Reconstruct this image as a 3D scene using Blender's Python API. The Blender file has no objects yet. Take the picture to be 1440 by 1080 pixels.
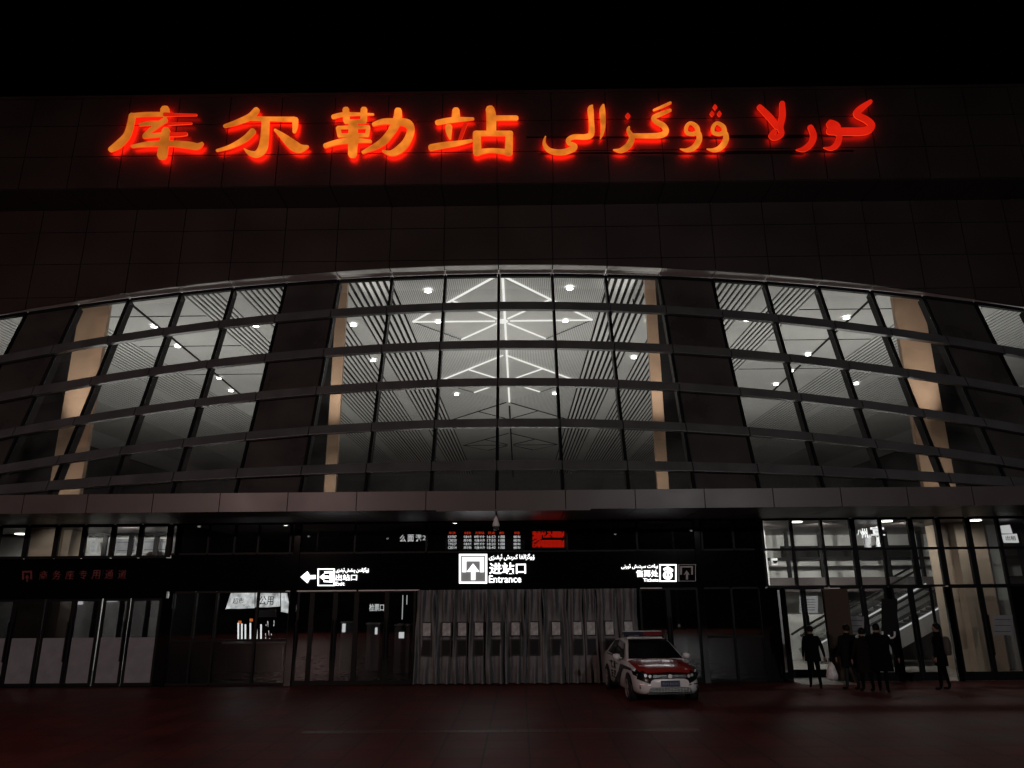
import bpy, bmesh, math, random
from mathutils import Vector, Matrix
R = math.radians
random.seed(7)
sc = bpy.context.scene
COL = sc.collection

# ------------------------------------------------------------------ camera, night sky, plaza light, exposure
FPX, PITCH, YAW, ROLL = 1023.0, 16.2, 0.43, -0.45
CAMLOC = Vector((0.65, 0.0, 2.65))
CAMROT = (Matrix.Rotation(R(YAW), 3, 'Z') @ Matrix.Rotation(R(90 + PITCH), 3, 'X') @ Matrix.Rotation(R(ROLL), 3, 'Z'))
cd = bpy.data.cameras.new('camera')
cam = bpy.data.objects.new('camera', cd); COL.objects.link(cam)
cd.sensor_width = 36.0; cd.lens = FPX / 1440 * 36.0; cd.clip_start = 0.1; cd.clip_end = 1000
m4 = CAMROT.to_4x4(); m4.translation = CAMLOC; cam.matrix_world = m4
sc.camera = cam

world = bpy.data.worlds.new('World'); sc.world = world; world.use_nodes = True
wn = world.node_tree.nodes; wl = world.node_tree.links
sky = wn.new('ShaderNodeTexSky'); sky.sky_type = 'NISHITA'; sky.sun_disc = False
sky.sun_elevation = R(-6.0); sky.sun_rotation = R(180)
bgn = wn['Background']; bgn.inputs['Strength'].default_value = 0.002
wl.new(sky.outputs[0], bgn.inputs['Color'])

vs = sc.view_settings
vs.view_transform = 'Standard'; vs.look = 'None'; vs.exposure = 0; vs.gamma = 1; vs.use_curve_mapping = False
try:
    sc.cycles.use_denoising = True; sc.cycles.max_bounces = 6; sc.cycles.transparent_max_bounces = 16
    sc.cycles.sample_clamp_indirect = 3.0; sc.cycles.caustics_reflective = False; sc.cycles.caustics_refractive = False
except Exception: pass

# ------------------------------------------------------------------ helpers
def ray(px, py):
    return CAMROT @ Vector(((px - 720) / FPX, (540 - py) / FPX, -1.0))
def at(px, py, Y):
    d = ray(px, py); return CAMLOC + d * ((Y - CAMLOC.y) / d.y)
def atz(px, py, z):
    d = ray(px, py); return CAMLOC + d * ((z - CAMLOC.z) / d.z)
def atplane(px, py, y0, z0, k):            # plane Y = y0 + k (z - z0)
    d = ray(px, py); t = (y0 + k * (CAMLOC.z - z0) - CAMLOC.y) / (d.y - k * d.z)
    return CAMLOC + d * t

class MB:
    def __init__(s): s.v = []; s.f = []; s.m = []
    def add(s, vs, fs, mi=0):
        n = len(s.v); s.v += [tuple(p) for p in vs]
        for f in fs: s.f.append(tuple(i + n for i in f)); s.m.append(mi)
        return s
    def box(s, x0, x1, y0, y1, z0, z1, mi=0):
        return s.add([(x0,y0,z0),(x1,y0,z0),(x1,y1,z0),(x0,y1,z0),(x0,y0,z1),(x1,y0,z1),(x1,y1,z1),(x0,y1,z1)],
              [(0,3,2,1),(4,5,6,7),(0,1,5,4),(1,2,6,5),(2,3,7,6),(3,0,4,7)], mi)
    def hexa(s, a, b, mi=0):               # a, b: matching 4-point loops
        return s.add(list(a) + list(b), [(3,2,1,0),(4,5,6,7),(0,1,5,4),(1,2,6,5),(2,3,7,6),(3,0,4,7)], mi)
    def poly(s, pts, d, mi=0):             # convex polygon pushed along d
        n = len(pts); d = Vector(d); a = [Vector(p) for p in pts]
        fs = [tuple(range(n)), tuple(range(2*n-1, n-1, -1))]
        fs += [(i, n + i, n + (i+1) % n, (i+1) % n) for i in range(n)]
        return s.add(a + [p + d for p in a], fs, mi)
    def bar(s, p, q, w, h=None, mi=0, up=(0,0,1)):
        p = Vector(p); q = Vector(q); h = w if h is None else h
        d = (q - p).normalized(); u = Vector(up)
        if abs(d.dot(u)) > .98: u = Vector((0,1,0))
        sx = d.cross(u).normalized(); u = sx.cross(d).normalized()
        c = [sx*w/2+u*h/2, sx*w/2-u*h/2, -sx*w/2-u*h/2, -sx*w/2+u*h/2]
        return s.hexa([p + k for k in c], [q + k for k in c], mi)
    def tube(s, pts, r, n=8, mi=0, cap=True):
        pts = [Vector(p) for p in pts]; rs = r if isinstance(r, (list, tuple)) else [r]*len(pts)
        ring = []; base = len(s.v); prev = None
        for i, p in enumerate(pts):
            d = (pts[min(i+1, len(pts)-1)] - pts[max(i-1, 0)]).normalized()
            u = Vector((0,0,1)) if abs(d.z) < .95 else Vector((1,0,0))
            if prev is not None: u = prev
            a = d.cross(u).normalized(); b = a.cross(d).normalized(); prev = b
            ring += [p + a*(rs[i]*math.cos(2*math.pi*k/n)) + b*(rs[i]*math.sin(2*math.pi*k/n)) for k in range(n)]
        fs = []
        for i in range(len(pts)-1):
            for k in range(n):
                fs.append((i*n+k, i*n+(k+1) % n, (i+1)*n+(k+1) % n, (i+1)*n+k))
        if cap: fs += [tuple(range(n-1, -1, -1)), tuple((len(pts)-1)*n + k for k in range(n))]
        return s.add(ring, fs, mi)
    def lathe(s, prof, c, n=20, mi=0):     # prof: (r, z) about vertical axis at c
        c = Vector(c); vsn = []
        for r_, z_ in prof:
            vsn += [c + Vector((r_*math.cos(2*math.pi*k/n), r_*math.sin(2*math.pi*k/n), z_)) for k in range(n)]
        fs = []
        for i in range(len(prof)-1):
            for k in range(n): fs.append((i*n+k, i*n+(k+1) % n, (i+1)*n+(k+1) % n, (i+1)*n+k))
        if prof[0][0] > 1e-5: fs.append(tuple(range(n-1, -1, -1)))
        if prof[-1][0] > 1e-5: fs.append(tuple((len(prof)-1)*n + k for k in range(n)))
        return s.add(vsn, fs, mi)
    def build(s, name, mats, parent=None, smooth=False, bevel=0):
        me = bpy.data.meshes.new(name); o = bpy.data.objects.new(name, me); COL.objects.link(o)
        off = Vector((0,0,0))
        if parent is not None: o.parent = parent; off = wloc(parent)
        me.from_pydata([tuple(Vector(p) - off) for p in s.v], [], s.f)
        for mt in (mats if isinstance(mats, (list, tuple)) else [mats]): me.materials.append(mt)
        for p, i in zip(me.polygons, s.m): p.material_index = i; p.use_smooth = smooth
        me.update()
        bm = bmesh.new(); bm.from_mesh(me)
        if smooth: bmesh.ops.remove_doubles(bm, verts=bm.verts, dist=1e-5)
        bmesh.ops.recalc_face_normals(bm, faces=bm.faces); bm.to_mesh(me); bm.free()
        if bevel:
            b = o.modifiers.new('bevel', 'BEVEL'); b.width = bevel; b.segments = 2; b.limit_method = 'ANGLE'
        return o
def wloc(o):
    v = Vector((0,0,0))
    while o is not None: v += Vector(o.location); o = o.parent
    return v
def tag(o, label=None, cat=None, group=None, kind=None):
    if label: o['label'] = label
    if cat: o['category'] = cat
    if group: o['group'] = group
    if kind: o['kind'] = kind
    return o
def thing(name, label, cat, loc=(0,0,0), group=None):
    o = bpy.data.objects.new(name, None); COL.objects.link(o); o.location = loc; o.empty_display_size = .2
    return tag(o, label, cat, group)

# ------------------------------------------------------------------ materials
def mat(name, col, rough=.5, metal=0., var=0., scale=3., bump=0., emit=None, es=1., coat=0., spec=.5):
    m = bpy.data.materials.new(name); m.use_nodes = True
    nt = m.node_tree; b = nt.nodes['Principled BSDF']
    b.inputs['Base Color'].default_value = (*col, 1); b.inputs['Roughness'].default_value = rough
    b.inputs['Metallic'].default_value = metal; b.inputs['Coat Weight'].default_value = coat
    b.inputs['Specular IOR Level'].default_value = spec
    if var or bump:
        tc = nt.nodes.new('ShaderNodeTexCoord'); nz = nt.nodes.new('ShaderNodeTexNoise')
        nz.inputs['Scale'].default_value = scale; nz.inputs['Detail'].default_value = 6
        nt.links.new(tc.outputs['Object'], nz.inputs['Vector'])
        if var:
            rp = nt.nodes.new('ShaderNodeValToRGB'); rp.color_ramp.elements[0].position = .3; rp.color_ramp.elements[1].position = .72
            rp.color_ramp.elements[0].color = (*[c*(1-var) for c in col], 1); rp.color_ramp.elements[1].color = (*[min(1, c*(1+var)) for c in col], 1)
            nt.links.new(nz.outputs['Fac'], rp.inputs[0]); nt.links.new(rp.outputs[0], b.inputs['Base Color'])
            mr = nt.nodes.new('ShaderNodeMapRange'); mr.inputs[3].default_value = max(.03, rough-.12); mr.inputs[4].default_value = min(1, rough+.12)
            nt.links.new(nz.outputs['Fac'], mr.inputs[0]); nt.links.new(mr.outputs[0], b.inputs['Roughness'])
        if bump:
            bp = nt.nodes.new('ShaderNodeBump'); bp.inputs['Strength'].default_value = bump; bp.inputs['Distance'].default_value = .02
            nt.links.new(nz.outputs['Fac'], bp.inputs['Height']); nt.links.new(bp.outputs[0], b.inputs['Normal'])
    if emit:
        b.inputs['Emission Color'].default_value = (*emit, 1); b.inputs['Emission Strength'].default_value = es
    return m
def glass(name, tint=(1,1,1), refl=1.0, rough=.02, dust=.05):
    m = bpy.data.materials.new(name); m.use_nodes = True; nt = m.node_tree; nt.nodes.clear()
    out = nt.nodes.new('ShaderNodeOutputMaterial'); mx = nt.nodes.new('ShaderNodeMixShader')
    tr = nt.nodes.new('ShaderNodeBsdfTransparent'); gl = nt.nodes.new('ShaderNodeBsdfGlossy'); fr = nt.nodes.new('ShaderNodeFresnel')
    tr.inputs[0].default_value = (*tint, 1); gl.inputs[0].default_value = (refl, refl, refl, 1); gl.inputs['Roughness'].default_value = rough
    ge = nt.nodes.new('ShaderNodeNewGeometry'); mr = nt.nodes.new('ShaderNodeMapRange'); mr.inputs[3].default_value = 1.5; mr.inputs[4].default_value = 1/1.5
    nt.links.new(ge.outputs['Backfacing'], mr.inputs[0]); nt.links.new(mr.outputs[0], fr.inputs[0])   # same reflectance on both faces of a pane
    nt.links.new(fr.outputs[0], mx.inputs[0]); nt.links.new(tr.outputs[0], mx.inputs[1]); nt.links.new(gl.outputs[0], mx.inputs[2])
    df = nt.nodes.new('ShaderNodeBsdfDiffuse'); df.inputs[0].default_value = (.55,.56,.56,1)          # dust on the pane
    tc = nt.nodes.new('ShaderNodeTexCoord'); nz = nt.nodes.new('ShaderNodeTexNoise'); nz.inputs['Scale'].default_value = .9; nz.inputs['Detail'].default_value = 7
    m2 = nt.nodes.new('ShaderNodeMapRange'); m2.inputs[1].default_value = .3; m2.inputs[2].default_value = .75; m2.inputs[3].default_value = dust*.1; m2.inputs[4].default_value = dust
    m3 = nt.nodes.new('ShaderNodeMixShader'); nt.links.new(tc.outputs['Object'], nz.inputs['Vector']); nt.links.new(nz.outputs['Fac'], m2.inputs[0])
    nt.links.new(m2.outputs[0], m3.inputs[0]); nt.links.new(mx.outputs[0], m3.inputs[1]); nt.links.new(df.outputs[0], m3.inputs[2])
    nt.links.new(m3.outputs[0], out.inputs[0]); return m
def emis(name, col, s, var=0., scale=6.):
    m = bpy.data.materials.new(name); m.use_nodes = True; nt = m.node_tree; nt.nodes.clear()
    out = nt.nodes.new('ShaderNodeOutputMaterial'); e = nt.nodes.new('ShaderNodeEmission')
    e.inputs[0].default_value = (*col, 1); e.inputs[1].default_value = s
    if var:
        tc = nt.nodes.new('ShaderNodeTexCoord'); nz = nt.nodes.new('ShaderNodeTexNoise'); nz.inputs['Scale'].default_value = scale
        mr = nt.nodes.new('ShaderNodeMapRange'); mr.inputs[1].default_value = .3; mr.inputs[2].default_value = .7
        mr.inputs[3].default_value = s*(1-var); mr.inputs[4].default_value = s*(1+var)
        nt.links.new(tc.outputs['Object'], nz.inputs['Vector']); nt.links.new(nz.outputs['Fac'], mr.inputs[0]); nt.links.new(mr.outputs[0], e.inputs[1])
    nt.links.new(e.outputs[0], out.inputs[0]); return m
def stripes(name, ca, cb, period, axis='X', rough=.6):
    m = bpy.data.materials.new(name); m.use_nodes = True; nt = m.node_tree; b = nt.nodes['Principled BSDF']
    tc = nt.nodes.new('ShaderNodeTexCoord'); w = nt.nodes.new('ShaderNodeTexWave'); w.bands_direction = axis
    w.inputs['Scale'].default_value = math.pi*2/period/20; w.inputs['Distortion'].default_value = 0
    rp = nt.nodes.new('ShaderNodeValToRGB'); rp.color_ramp.elements[0].position = .35; rp.color_ramp.elements[1].position = .6
    rp.color_ramp.elements[0].color = (*ca, 1); rp.color_ramp.elements[1].color = (*cb, 1)
    nt.links.new(tc.outputs['Object'], w.inputs['Vector']); nt.links.new(w.outputs['Fac'], rp.inputs[0]); nt.links.new(rp.outputs[0], b.inputs['Base Color'])
    b.inputs['Roughness'].default_value = rough; return m

M = {}
M['panel']   = mat('grey_metal_panel', (.038,.026,.025), .42, var=.18, scale=.5)  # grey panels, with the sign's red glow put into the base colour
M['fascia']  = mat('canopy_panel', (.088,.074,.073), .4, var=.14, scale=.6)
M['backing'] = mat('seam_backing', (.015,.015,.015), .8)
M['fin']     = mat('transom_aluminium', (.085,.089,.092), .36, var=.2, scale=1.5)
M['mullion'] = mat('mullion_dark', (.008,.008,.009), .45, spec=.12)
M['trim']    = mat('soffit_white', (.82,.80,.78), .5, var=.06)
M['dark']    = mat('black_gloss_panel', (.003,.003,.0033), .06)
M['matte']   = mat('dark_matte', (.012,.012,.012), .7, spec=.15)
M['spandrel']= mat('spandrel_glass', (.05,.046,.044), .3, var=.3, scale=.8)
M['ceil']    = mat('ceiling_plaster', (.58,.57,.55), .6, var=.05, scale=.5)
M['perf']    = stripes('perforated_ceiling', (.34,.34,.33), (.70,.69,.67), .085)
M['slat']    = mat('ceiling_slat', (.75,.74,.72), .45)
M['plenum']  = mat('plenum_black', (.02,.02,.02), .9)
M['tan']     = mat('tan_stone', (.55,.355,.235), .32, var=.10, scale=1.2)
M['tanlow']  = mat('tan_pilaster', (.42,.335,.26), .4, var=.08, scale=1.2)
M['wall']    = mat('interior_wall', (.6,.6,.58), .55, var=.05)
M['floor']   = mat('polished_floor', (.45,.43,.40), .2, var=.1)
M['glass']   = glass('window_glass', (.93,.94,.93))
M['dglass']  = glass('tinted_glass', (.62,.63,.63), dust=.008)
M['bglass']  = glass('dark_tinted_glass', (.36,.36,.37), dust=.008)
M['strip']   = emis('ceiling_light_strip', (1,.98,.94), 1.15)
M['lamp']    = emis('downlight_lens', (1,.98,.94), 16)
M['lampdim'] = emis('downlight_lens_dim', (1,.98,.95), 2.6)
M['sign']    = emis('sign_white', (1,1,1), 2.2)
M['signoff'] = mat('sign_unlit', (.45,.45,.45), .5)
M['orange']  = emis('letter_face_orange', (.80,.20,.018), 1.0, var=.4, scale=1.6)
M['amber']  = emis('letter_face_amber', (.60,.15,.014), 1.0, var=.35, scale=1.2)
M['ored']    = emis('letter_face_dim', (.62,.012,.004), 1.0, var=.12, scale=1.5)
M['halo']    = emis('letter_back_red', (1,.010,.002), 22.0)
M['halo2']   = emis('letter_back_red_dim', (1,.008,.002), 6.0)
M['edge']    = emis('letter_edge_red', (1,.05,.008), 1.1)
M['white']   = mat('white_plastic', (.75,.75,.75), .4)
M['steel']   = mat('brushed_steel', (.55,.55,.55), .3, metal=1)
M['poster']  = mat('poster_paper', (.25,.26,.28), .6, var=.12, scale=4)
M['ink']     = mat('print_ink', (.06,.06,.06), .7)
M['inkred']  = mat('unlit_red_letter', (.16,.03,.03), .5)
M['curtain'] = mat('curtain_vinyl', (.155,.155,.16), .6, var=.25, scale=3, bump=.3)
M['cwin']    = mat('curtain_clear_window', (.52,.53,.53), .25, var=.3, scale=8)
M['cwin2']   = mat('curtain_dark_window', (.02,.02,.022), .2)
M['binding'] = mat('curtain_binding', (.02,.02,.02), .7)

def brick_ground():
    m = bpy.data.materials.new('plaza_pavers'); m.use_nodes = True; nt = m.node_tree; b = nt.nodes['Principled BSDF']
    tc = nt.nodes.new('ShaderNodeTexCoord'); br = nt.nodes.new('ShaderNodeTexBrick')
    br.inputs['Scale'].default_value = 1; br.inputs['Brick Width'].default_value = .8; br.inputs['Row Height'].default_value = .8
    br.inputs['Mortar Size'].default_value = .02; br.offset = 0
    br.inputs['Color1'].default_value = (.105,.017,.012,1); br.inputs['Color2'].default_value = (.14,.023,.016,1); br.inputs['Mortar'].default_value = (.03,.008,.006,1)  # paver reds carry the red light that the sign throws on the ground
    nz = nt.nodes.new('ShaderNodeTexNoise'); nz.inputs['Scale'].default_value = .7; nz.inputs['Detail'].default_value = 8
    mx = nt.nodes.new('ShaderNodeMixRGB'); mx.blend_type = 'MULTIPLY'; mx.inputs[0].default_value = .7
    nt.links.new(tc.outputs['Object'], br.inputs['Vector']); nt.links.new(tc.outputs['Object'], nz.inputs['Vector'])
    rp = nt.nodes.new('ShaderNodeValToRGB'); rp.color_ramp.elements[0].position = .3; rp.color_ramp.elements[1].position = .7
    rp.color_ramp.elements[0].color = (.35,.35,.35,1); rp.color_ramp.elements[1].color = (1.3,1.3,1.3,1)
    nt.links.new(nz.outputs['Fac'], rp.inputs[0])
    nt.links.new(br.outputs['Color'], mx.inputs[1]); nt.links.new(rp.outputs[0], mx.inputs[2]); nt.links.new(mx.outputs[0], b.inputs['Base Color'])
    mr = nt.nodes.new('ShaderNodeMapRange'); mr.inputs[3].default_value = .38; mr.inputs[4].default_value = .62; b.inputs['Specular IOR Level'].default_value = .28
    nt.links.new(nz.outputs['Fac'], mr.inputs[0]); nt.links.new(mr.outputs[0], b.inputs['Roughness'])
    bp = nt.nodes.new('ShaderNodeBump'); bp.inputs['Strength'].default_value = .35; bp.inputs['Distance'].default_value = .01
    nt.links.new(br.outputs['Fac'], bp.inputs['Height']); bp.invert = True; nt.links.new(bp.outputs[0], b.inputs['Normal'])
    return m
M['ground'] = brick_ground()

# ------------------------------------------------------------------ text
PF = {'ا':(0xFE8D,0xFE8E),'ر':(0xFEAD,0xFEAE),'ز':(0xFEAF,0xFEB0),'د':(0xFEA9,0xFEAA),'و':(0xFEED,0xFEEE),'ۋ':(0xFBDE,0xFBDF),'ە':(0xFEE9,0xFEEA),
 'گ':(0xFB92,0xFB93,0xFB94,0xFB95),'ل':(0xFEDD,0xFEDE,0xFEDF,0xFEE0),'غ':(0xFECD,0xFECE,0xFECF,0xFED0),'ك':(0xFED9,0xFEDA,0xFEDB,0xFEDC),
 'ى':(0xFEEF,0xFEF0,0xFBE8,0xFBE9),'ش':(0xFEB5,0xFEB6,0xFEB7,0xFEB8),'ئ':(0xFE89,0xFE8A,0xFE8B,0xFE8C),'ې':(0xFBE4,0xFBE5,0xFBE6,0xFBE7),
 'ن':(0xFEE5,0xFEE6,0xFEE7,0xFEE8),'چ':(0xFB7A,0xFB7B,0xFB7C,0xFB7D),'ق':(0xFED5,0xFED6,0xFED7,0xFED8),'ب':(0xFE8F,0xFE90,0xFE91,0xFE92),
 'ت':(0xFE95,0xFE96,0xFE97,0xFE98),'س':(0xFEB1,0xFEB2,0xFEB3,0xFEB4)}
def shape(s):
    out = ''
    for i, c in enumerate(s):
        if c not in PF: out += c; continue
        p = i > 0 and s[i-1] in PF and len(PF[s[i-1]]) == 4
        n = len(PF[c]) == 4 and i+1 < len(s) and s[i+1] in PF
        out += chr(PF[c][3 if p and n else 1 if p else 2 if n else 0])
    return out[::-1]
def text(name, body, x0, x1, z0, z1, y, m, parent, depth=.02, bold=0., flip=False, axis=None):
    """lettering standing upright, facing -Y, fitted to the box x0..x1, z0..z1 with its front at y"""
    c = bpy.data.curves.new(name, 'FONT'); c.body = body; c.size = 1; c.resolution_u = 2; c.offset = bold
    t = bpy.data.objects.new('tmp', c); COL.objects.link(t)
    bpy.context.view_layer.update()
    me = bpy.data.meshes.new_from_object(t.evaluated_get(bpy.context.evaluated_depsgraph_get()))
    bpy.data.objects.remove(t); bpy.data.curves.remove(c)
    xs = [v.co.x for v in me.vertices]; ys = [v.co.y for v in me.vertices]
    ax, bx, ay, by = min(xs), max(xs), min(ys), max(ys)
    off = wloc(parent) if parent is not None else Vector((0,0,0))
    for v in me.vertices:
        u = (v.co.x-ax)/(bx-ax); w = (v.co.y-ay)/(by-ay)
        if flip: u = 1-u
        v.co = Vector((x0+(x1-x0)*u, y, z0+(z1-z0)*w)) - off
    bm = bmesh.new(); bm.from_mesh(me)
    if depth:
        r = bmesh.ops.extrude_face_region(bm, geom=bm.faces[:])
        bmesh.ops.translate(bm, verts=[g for g in r['geom'] if isinstance(g, bmesh.types.BMVert)], vec=(0, depth, 0))
        bmesh.ops.recalc_face_normals(bm, faces=bm.faces)
    bm.to_mesh(me); bm.free()
    me.materials.clear(); me.materials.append(m); me.name = name
    o = bpy.data.objects.new(name, me); COL.objects.link(o)
    if parent is not None: o.parent = parent
    return o
def textpx(name, body, ax, ay, bx, by, Y, m, parent, **k):   # box given by its top-left and bottom-right photo points on the plane Y
    a = at(ax, by, Y); b = at(bx, ay, Y)
    return text(name, body, a.x, b.x, a.z, b.z, Y, m, parent, **k)

# ------------------------------------------------------------------ main dimensions (metres)
YS, YW, YF, YG = 22.86, 24.35, 20.9, 24.3        # sign wall, panel wall, canopy fascia, ground-floor facade
ZSOF, ZROOF = 16.72, 20.5
GY0, GZ0, GK = 22.03, 5.69, .354               # leaning glass wall
def gy(z): return GY0 + GK*(z-GZ0)
def xm(k): x = 2.0*k; return x*(1-.00015*x*x)    # module lines: the bays narrow slightly towards the ends
XE = xm(13)
ARCH = [at(700, 372, YW).z, at(0, 441, YW)]
ARCHC = ARCH[0]; ARCHA = (ARCH[0]-ARCH[1].z)/(ARCH[1].x**2)
def arch(x): return ARCHC - ARCHA*min(abs(x), 23)**2
def archp(x):                                   # faceted arch: straight between module lines
    k = -13
    while k < 12 and xm(k+1) < x: k += 1
    a, c = xm(k), xm(k+1); t = (x-a)/(c-a); return arch(a)*(1-t)+arch(c)*t
ZC, YC0, CK = 14.66, 25.0, .015                 # hall ceiling
def cz(y): return ZC + CK*(y-YC0)
ZFB, ZFT = at(700, 716.5, YF).z, at(700, 690, YF).z
ZLC = ZFB + .04                                 # lobby ceiling
print('ARCH', ARCHC, ARCHA, 'fascia', ZFB, ZFT)

# ------------------------------------------------------------------ plaza ground
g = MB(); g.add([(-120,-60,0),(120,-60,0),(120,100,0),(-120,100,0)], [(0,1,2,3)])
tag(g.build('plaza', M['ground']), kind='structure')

b = MB(); a, c = atz(425, 1030, 0), atz(985, 1027, 0); n = 28
for i in range(n):
    x0 = a.x + (c.x-a.x)*i/n; x1 = a.x + (c.x-a.x)*(i+.94)/n
    b.box(x0, x1, a.y-.16, a.y+.16, -.05, .006); b.box(x0, x1, a.y+.17, a.y+.20, -.05, .012)
tag(b.build('drain_channel', mat('drain_stone', (.085,.025,.02), .4, var=.6, scale=.8)), kind='structure')
# ------------------------------------------------------------------ the station building
ST = thing('railway_station', 'dark railway station hall with a curved band of lit leaning windows over a straight canopy', 'building', (0, YF, 0))
# sign wall above, soffit, panel wall with the arched lower edge
b = MB(); pb = MB(); G = .016
zr = [ZSOF, ZSOF+1.3, ZSOF+2.6, ZROOF]
for i in range(-13, 13):
    for j in range(3): b.box(xm(i)+G, xm(i+1)-G, YS, YS+.05, zr[j]+G, zr[j+1]-G)
b.box(-XE, XE, YS+.05, YS+.06, ZSOF+.02, ZROOF-.02, 1)
b.box(-XE, XE, YS-.02, YS+3, ZROOF, ZROOF+.12)
b.build('sign_wall', [M['panel'], M['backing']], ST)
b = MB()
for i in range(-13, 13): b.box(xm(i)+G, xm(i+1)-G, YS+.062, YW+.1, ZSOF, ZSOF+.04)
b.box(-XE, XE, YS+.062, YW+.1, ZSOF+.04, ZSOF+.05, 1)
b.build('soffit', [M['panel'], M['backing']], ST)
def clip_low(poly, f):                          # keep z >= f(x), f linear
    out = []
    for k in range(len(poly)):
        a, c = poly[k], poly[(k+1) % len(poly)]
        da, dc = a[1]-f(a[0]), c[1]-f(c[0])
        if da >= 0: out.append(a)
        if (da > 0) != (dc > 0):
            t = da/(da-dc); out.append((a[0]+(c[0]-a[0])*t, a[1]+(c[1]-a[1])*t))
    return out
b = MB()
rows = [16.72, 15.78, 14.48, 13.16, 11.86, 10.56, 9.26, 8.0]
for i in range(-13, 13):
    x0, x1 = xm(i), xm(i+1); f = lambda x: arch(x0)*(1-(x-x0)/(x1-x0)) + arch(x1)*((x-x0)/(x1-x0))
    for j in range(len(rows)-1):
        p = clip_low([(x0+G, rows[j+1]+G), (x1-G, rows[j+1]+G), (x1-G, rows[j]-G), (x0+G, rows[j]-G)], f)
        if len(p) >= 3: b.poly([(q[0], YW, q[1]) for q in p], (0, .05, 0))
    p = clip_low([(x0, 7.6), (x1, 7.6), (x1, ZSOF-.02), (x0, ZSOF-.02)], f)
    b.poly([(q[0], YW+.05, q[1]) for q in p], (0, .01, 0), 1)
b.build('panel_wall', [M['panel'], M['backing']], ST)
b = MB()                                        # white reveal under the arch, a piece per module
for i in range(-13, 13):
    x0, x1 = xm(i)+.02, xm(i+1)-.02; za, zb = arch(xm(i)), arch(xm(i+1)); yb_ = lambda z: max(YW+.06, gy(z)+.12)
    if yb_(min(za, zb)) < YW+.075: continue
    b.hexa([(x0, YW+.064, za), (x1, YW+.064, zb), (x1, YW+.064, zb+.04), (x0, YW+.064, za+.04)],
           [(x0, yb_(za), za), (x1, yb_(zb), zb), (x1, yb_(zb), zb+.04), (x0, yb_(za), za+.04)])
b.build('arch_reveal', M['trim'], ST)
b = MB()
for i in range(-13, 13):
    x0, x1 = xm(i)+.06, xm(i+1)-.06; za, zb = arch(xm(i))-.055, arch(xm(i+1))-.055
    q = lambda x, z, o: (x, gy(z)+o, z)
    b.hexa([q(x0, za-.14, -.04), q(x1, zb-.14, -.04), q(x1, zb, -.04), q(x0, za, -.04)], [q(x0, za-.14, .1), q(x1, zb-.14, .1), q(x1, zb, .1), q(x0, za, .1)])
b.build('head_frame', M['mullion'], ST)

# leaning curtain wall
OPAQUE = [-4, 3, -9, 8]
def ztop(x): return archp(x) - .10
ZGB = 5.35
for k in range(-12, 13):
    x = xm(k); b = MB(); zt = ztop(x)
    n = Vector((0, -1, GK)).normalized()
    for (w, d0, d1, mi) in ((.10, -.30, .02, 0), (.06, .02, .07, 0)):
        a = [Vector((x-w/2, gy(ZGB), ZGB)), Vector((x+w/2, gy(ZGB), ZGB)), Vector((x+w/2, gy(zt), zt)), Vector((x-w/2, gy(zt), zt))]
        b.hexa([p + n*d0 for p in a], [p + n*d1 for p in a], mi)
    b.build('mullion', M['mullion'], ST)
for k in range(-12, 12):
    x0, x1 = xm(k)+.06, xm(k+1)-.06
    b = MB(); za, zb = ztop(x0), ztop(x1)
    op = k in OPAQUE
    d = .03 if op else .012
    b.poly([(x0, gy(ZGB), ZGB), (x1, gy(ZGB), ZGB), (x1, gy(zb), zb), (x0, gy(za), za)], (0, d, 0))
    if op:
        b.build('spandrel', M['spandrel'], ST)
    else:
        b.build('window', M['glass'], ST)
# transoms: arched fins, one piece per module
TC = [(426,435),(480,489.5),(533,542.5),(590,600),(649,660)]
TE = [(501,511),(553,566),(605,618),(655,666),(683,695)]
for (c0, c1), (e0, e1) in zip(TC, TE):
    pc, pe = atplane(700, (c0+c1)/2, GY0-.2, GZ0, GK), atplane(0, (e0+e1)/2, GY0-.2, GZ0, GK)
    ph = 1.18*(atplane(700, c0, GY0-.2, GZ0, GK).z - atplane(700, c1, GY0-.2, GZ0, GK).z)
    A = (pc.z - pe.z)/pe.x**2
    zf = lambda x: pc.z - A*min(abs(x), 19)**2 - (0 if abs(x) < 19 else A*19*1.4*(abs(x)-19))
    b = MB()
    for k in range(-12, 12):
        x0, x1 = xm(k)+.012, xm(k+1)-.012
        def L(x, z, h, o): return (x, gy(z+h)-o, z+h)
        q = []
        for x in (x0, x1):
            z = zf(xm(k) if x == x0 else xm(k+1))
            q.append([L(x, z, -ph/2, .28), L(x, z, ph/2, .28), L(x, z, ph/2, .075), L(x, z, -ph/2, .075)])
        b.hexa(q[0], q[1])
    b.build('transom', M['fin'], ST, bevel=.012)
# canopy fascia, its soffit and lip
b = MB()
for i in range(-13, 13): b.box(xm(i)+.012, xm(i+1)-.012, YF, YF+.05, ZFB, ZFT)
b.box(-XE, XE, YF+.05, YF+.06, ZFB+.01, ZFT-.01, 1)
b.build('canopy_fascia', [M['fascia'], M['backing']], ST)
b = MB()
for i in range(-13, 13): b.box(xm(i)+.012, xm(i+1)-.012, YF+.062, YG-.12, ZFB+.002, ZFB+.03)
b.build('canopy_soffit', M['panel'], ST)
b = MB(); b.box(-XE, XE, YF+.062, GY0+.0, ZFT-.06, ZFT-.02)
b.build('canopy_top', M['panel'], ST)
b = MB(); b.box(-1.7, 2.7, YF-.02, YF+.06, ZFB-.04, ZFB-.003)  # lip built only where the canopy edge is lit, light put into its shape
b.build('canopy_lit_lip', M['fascia'], ST)

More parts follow.
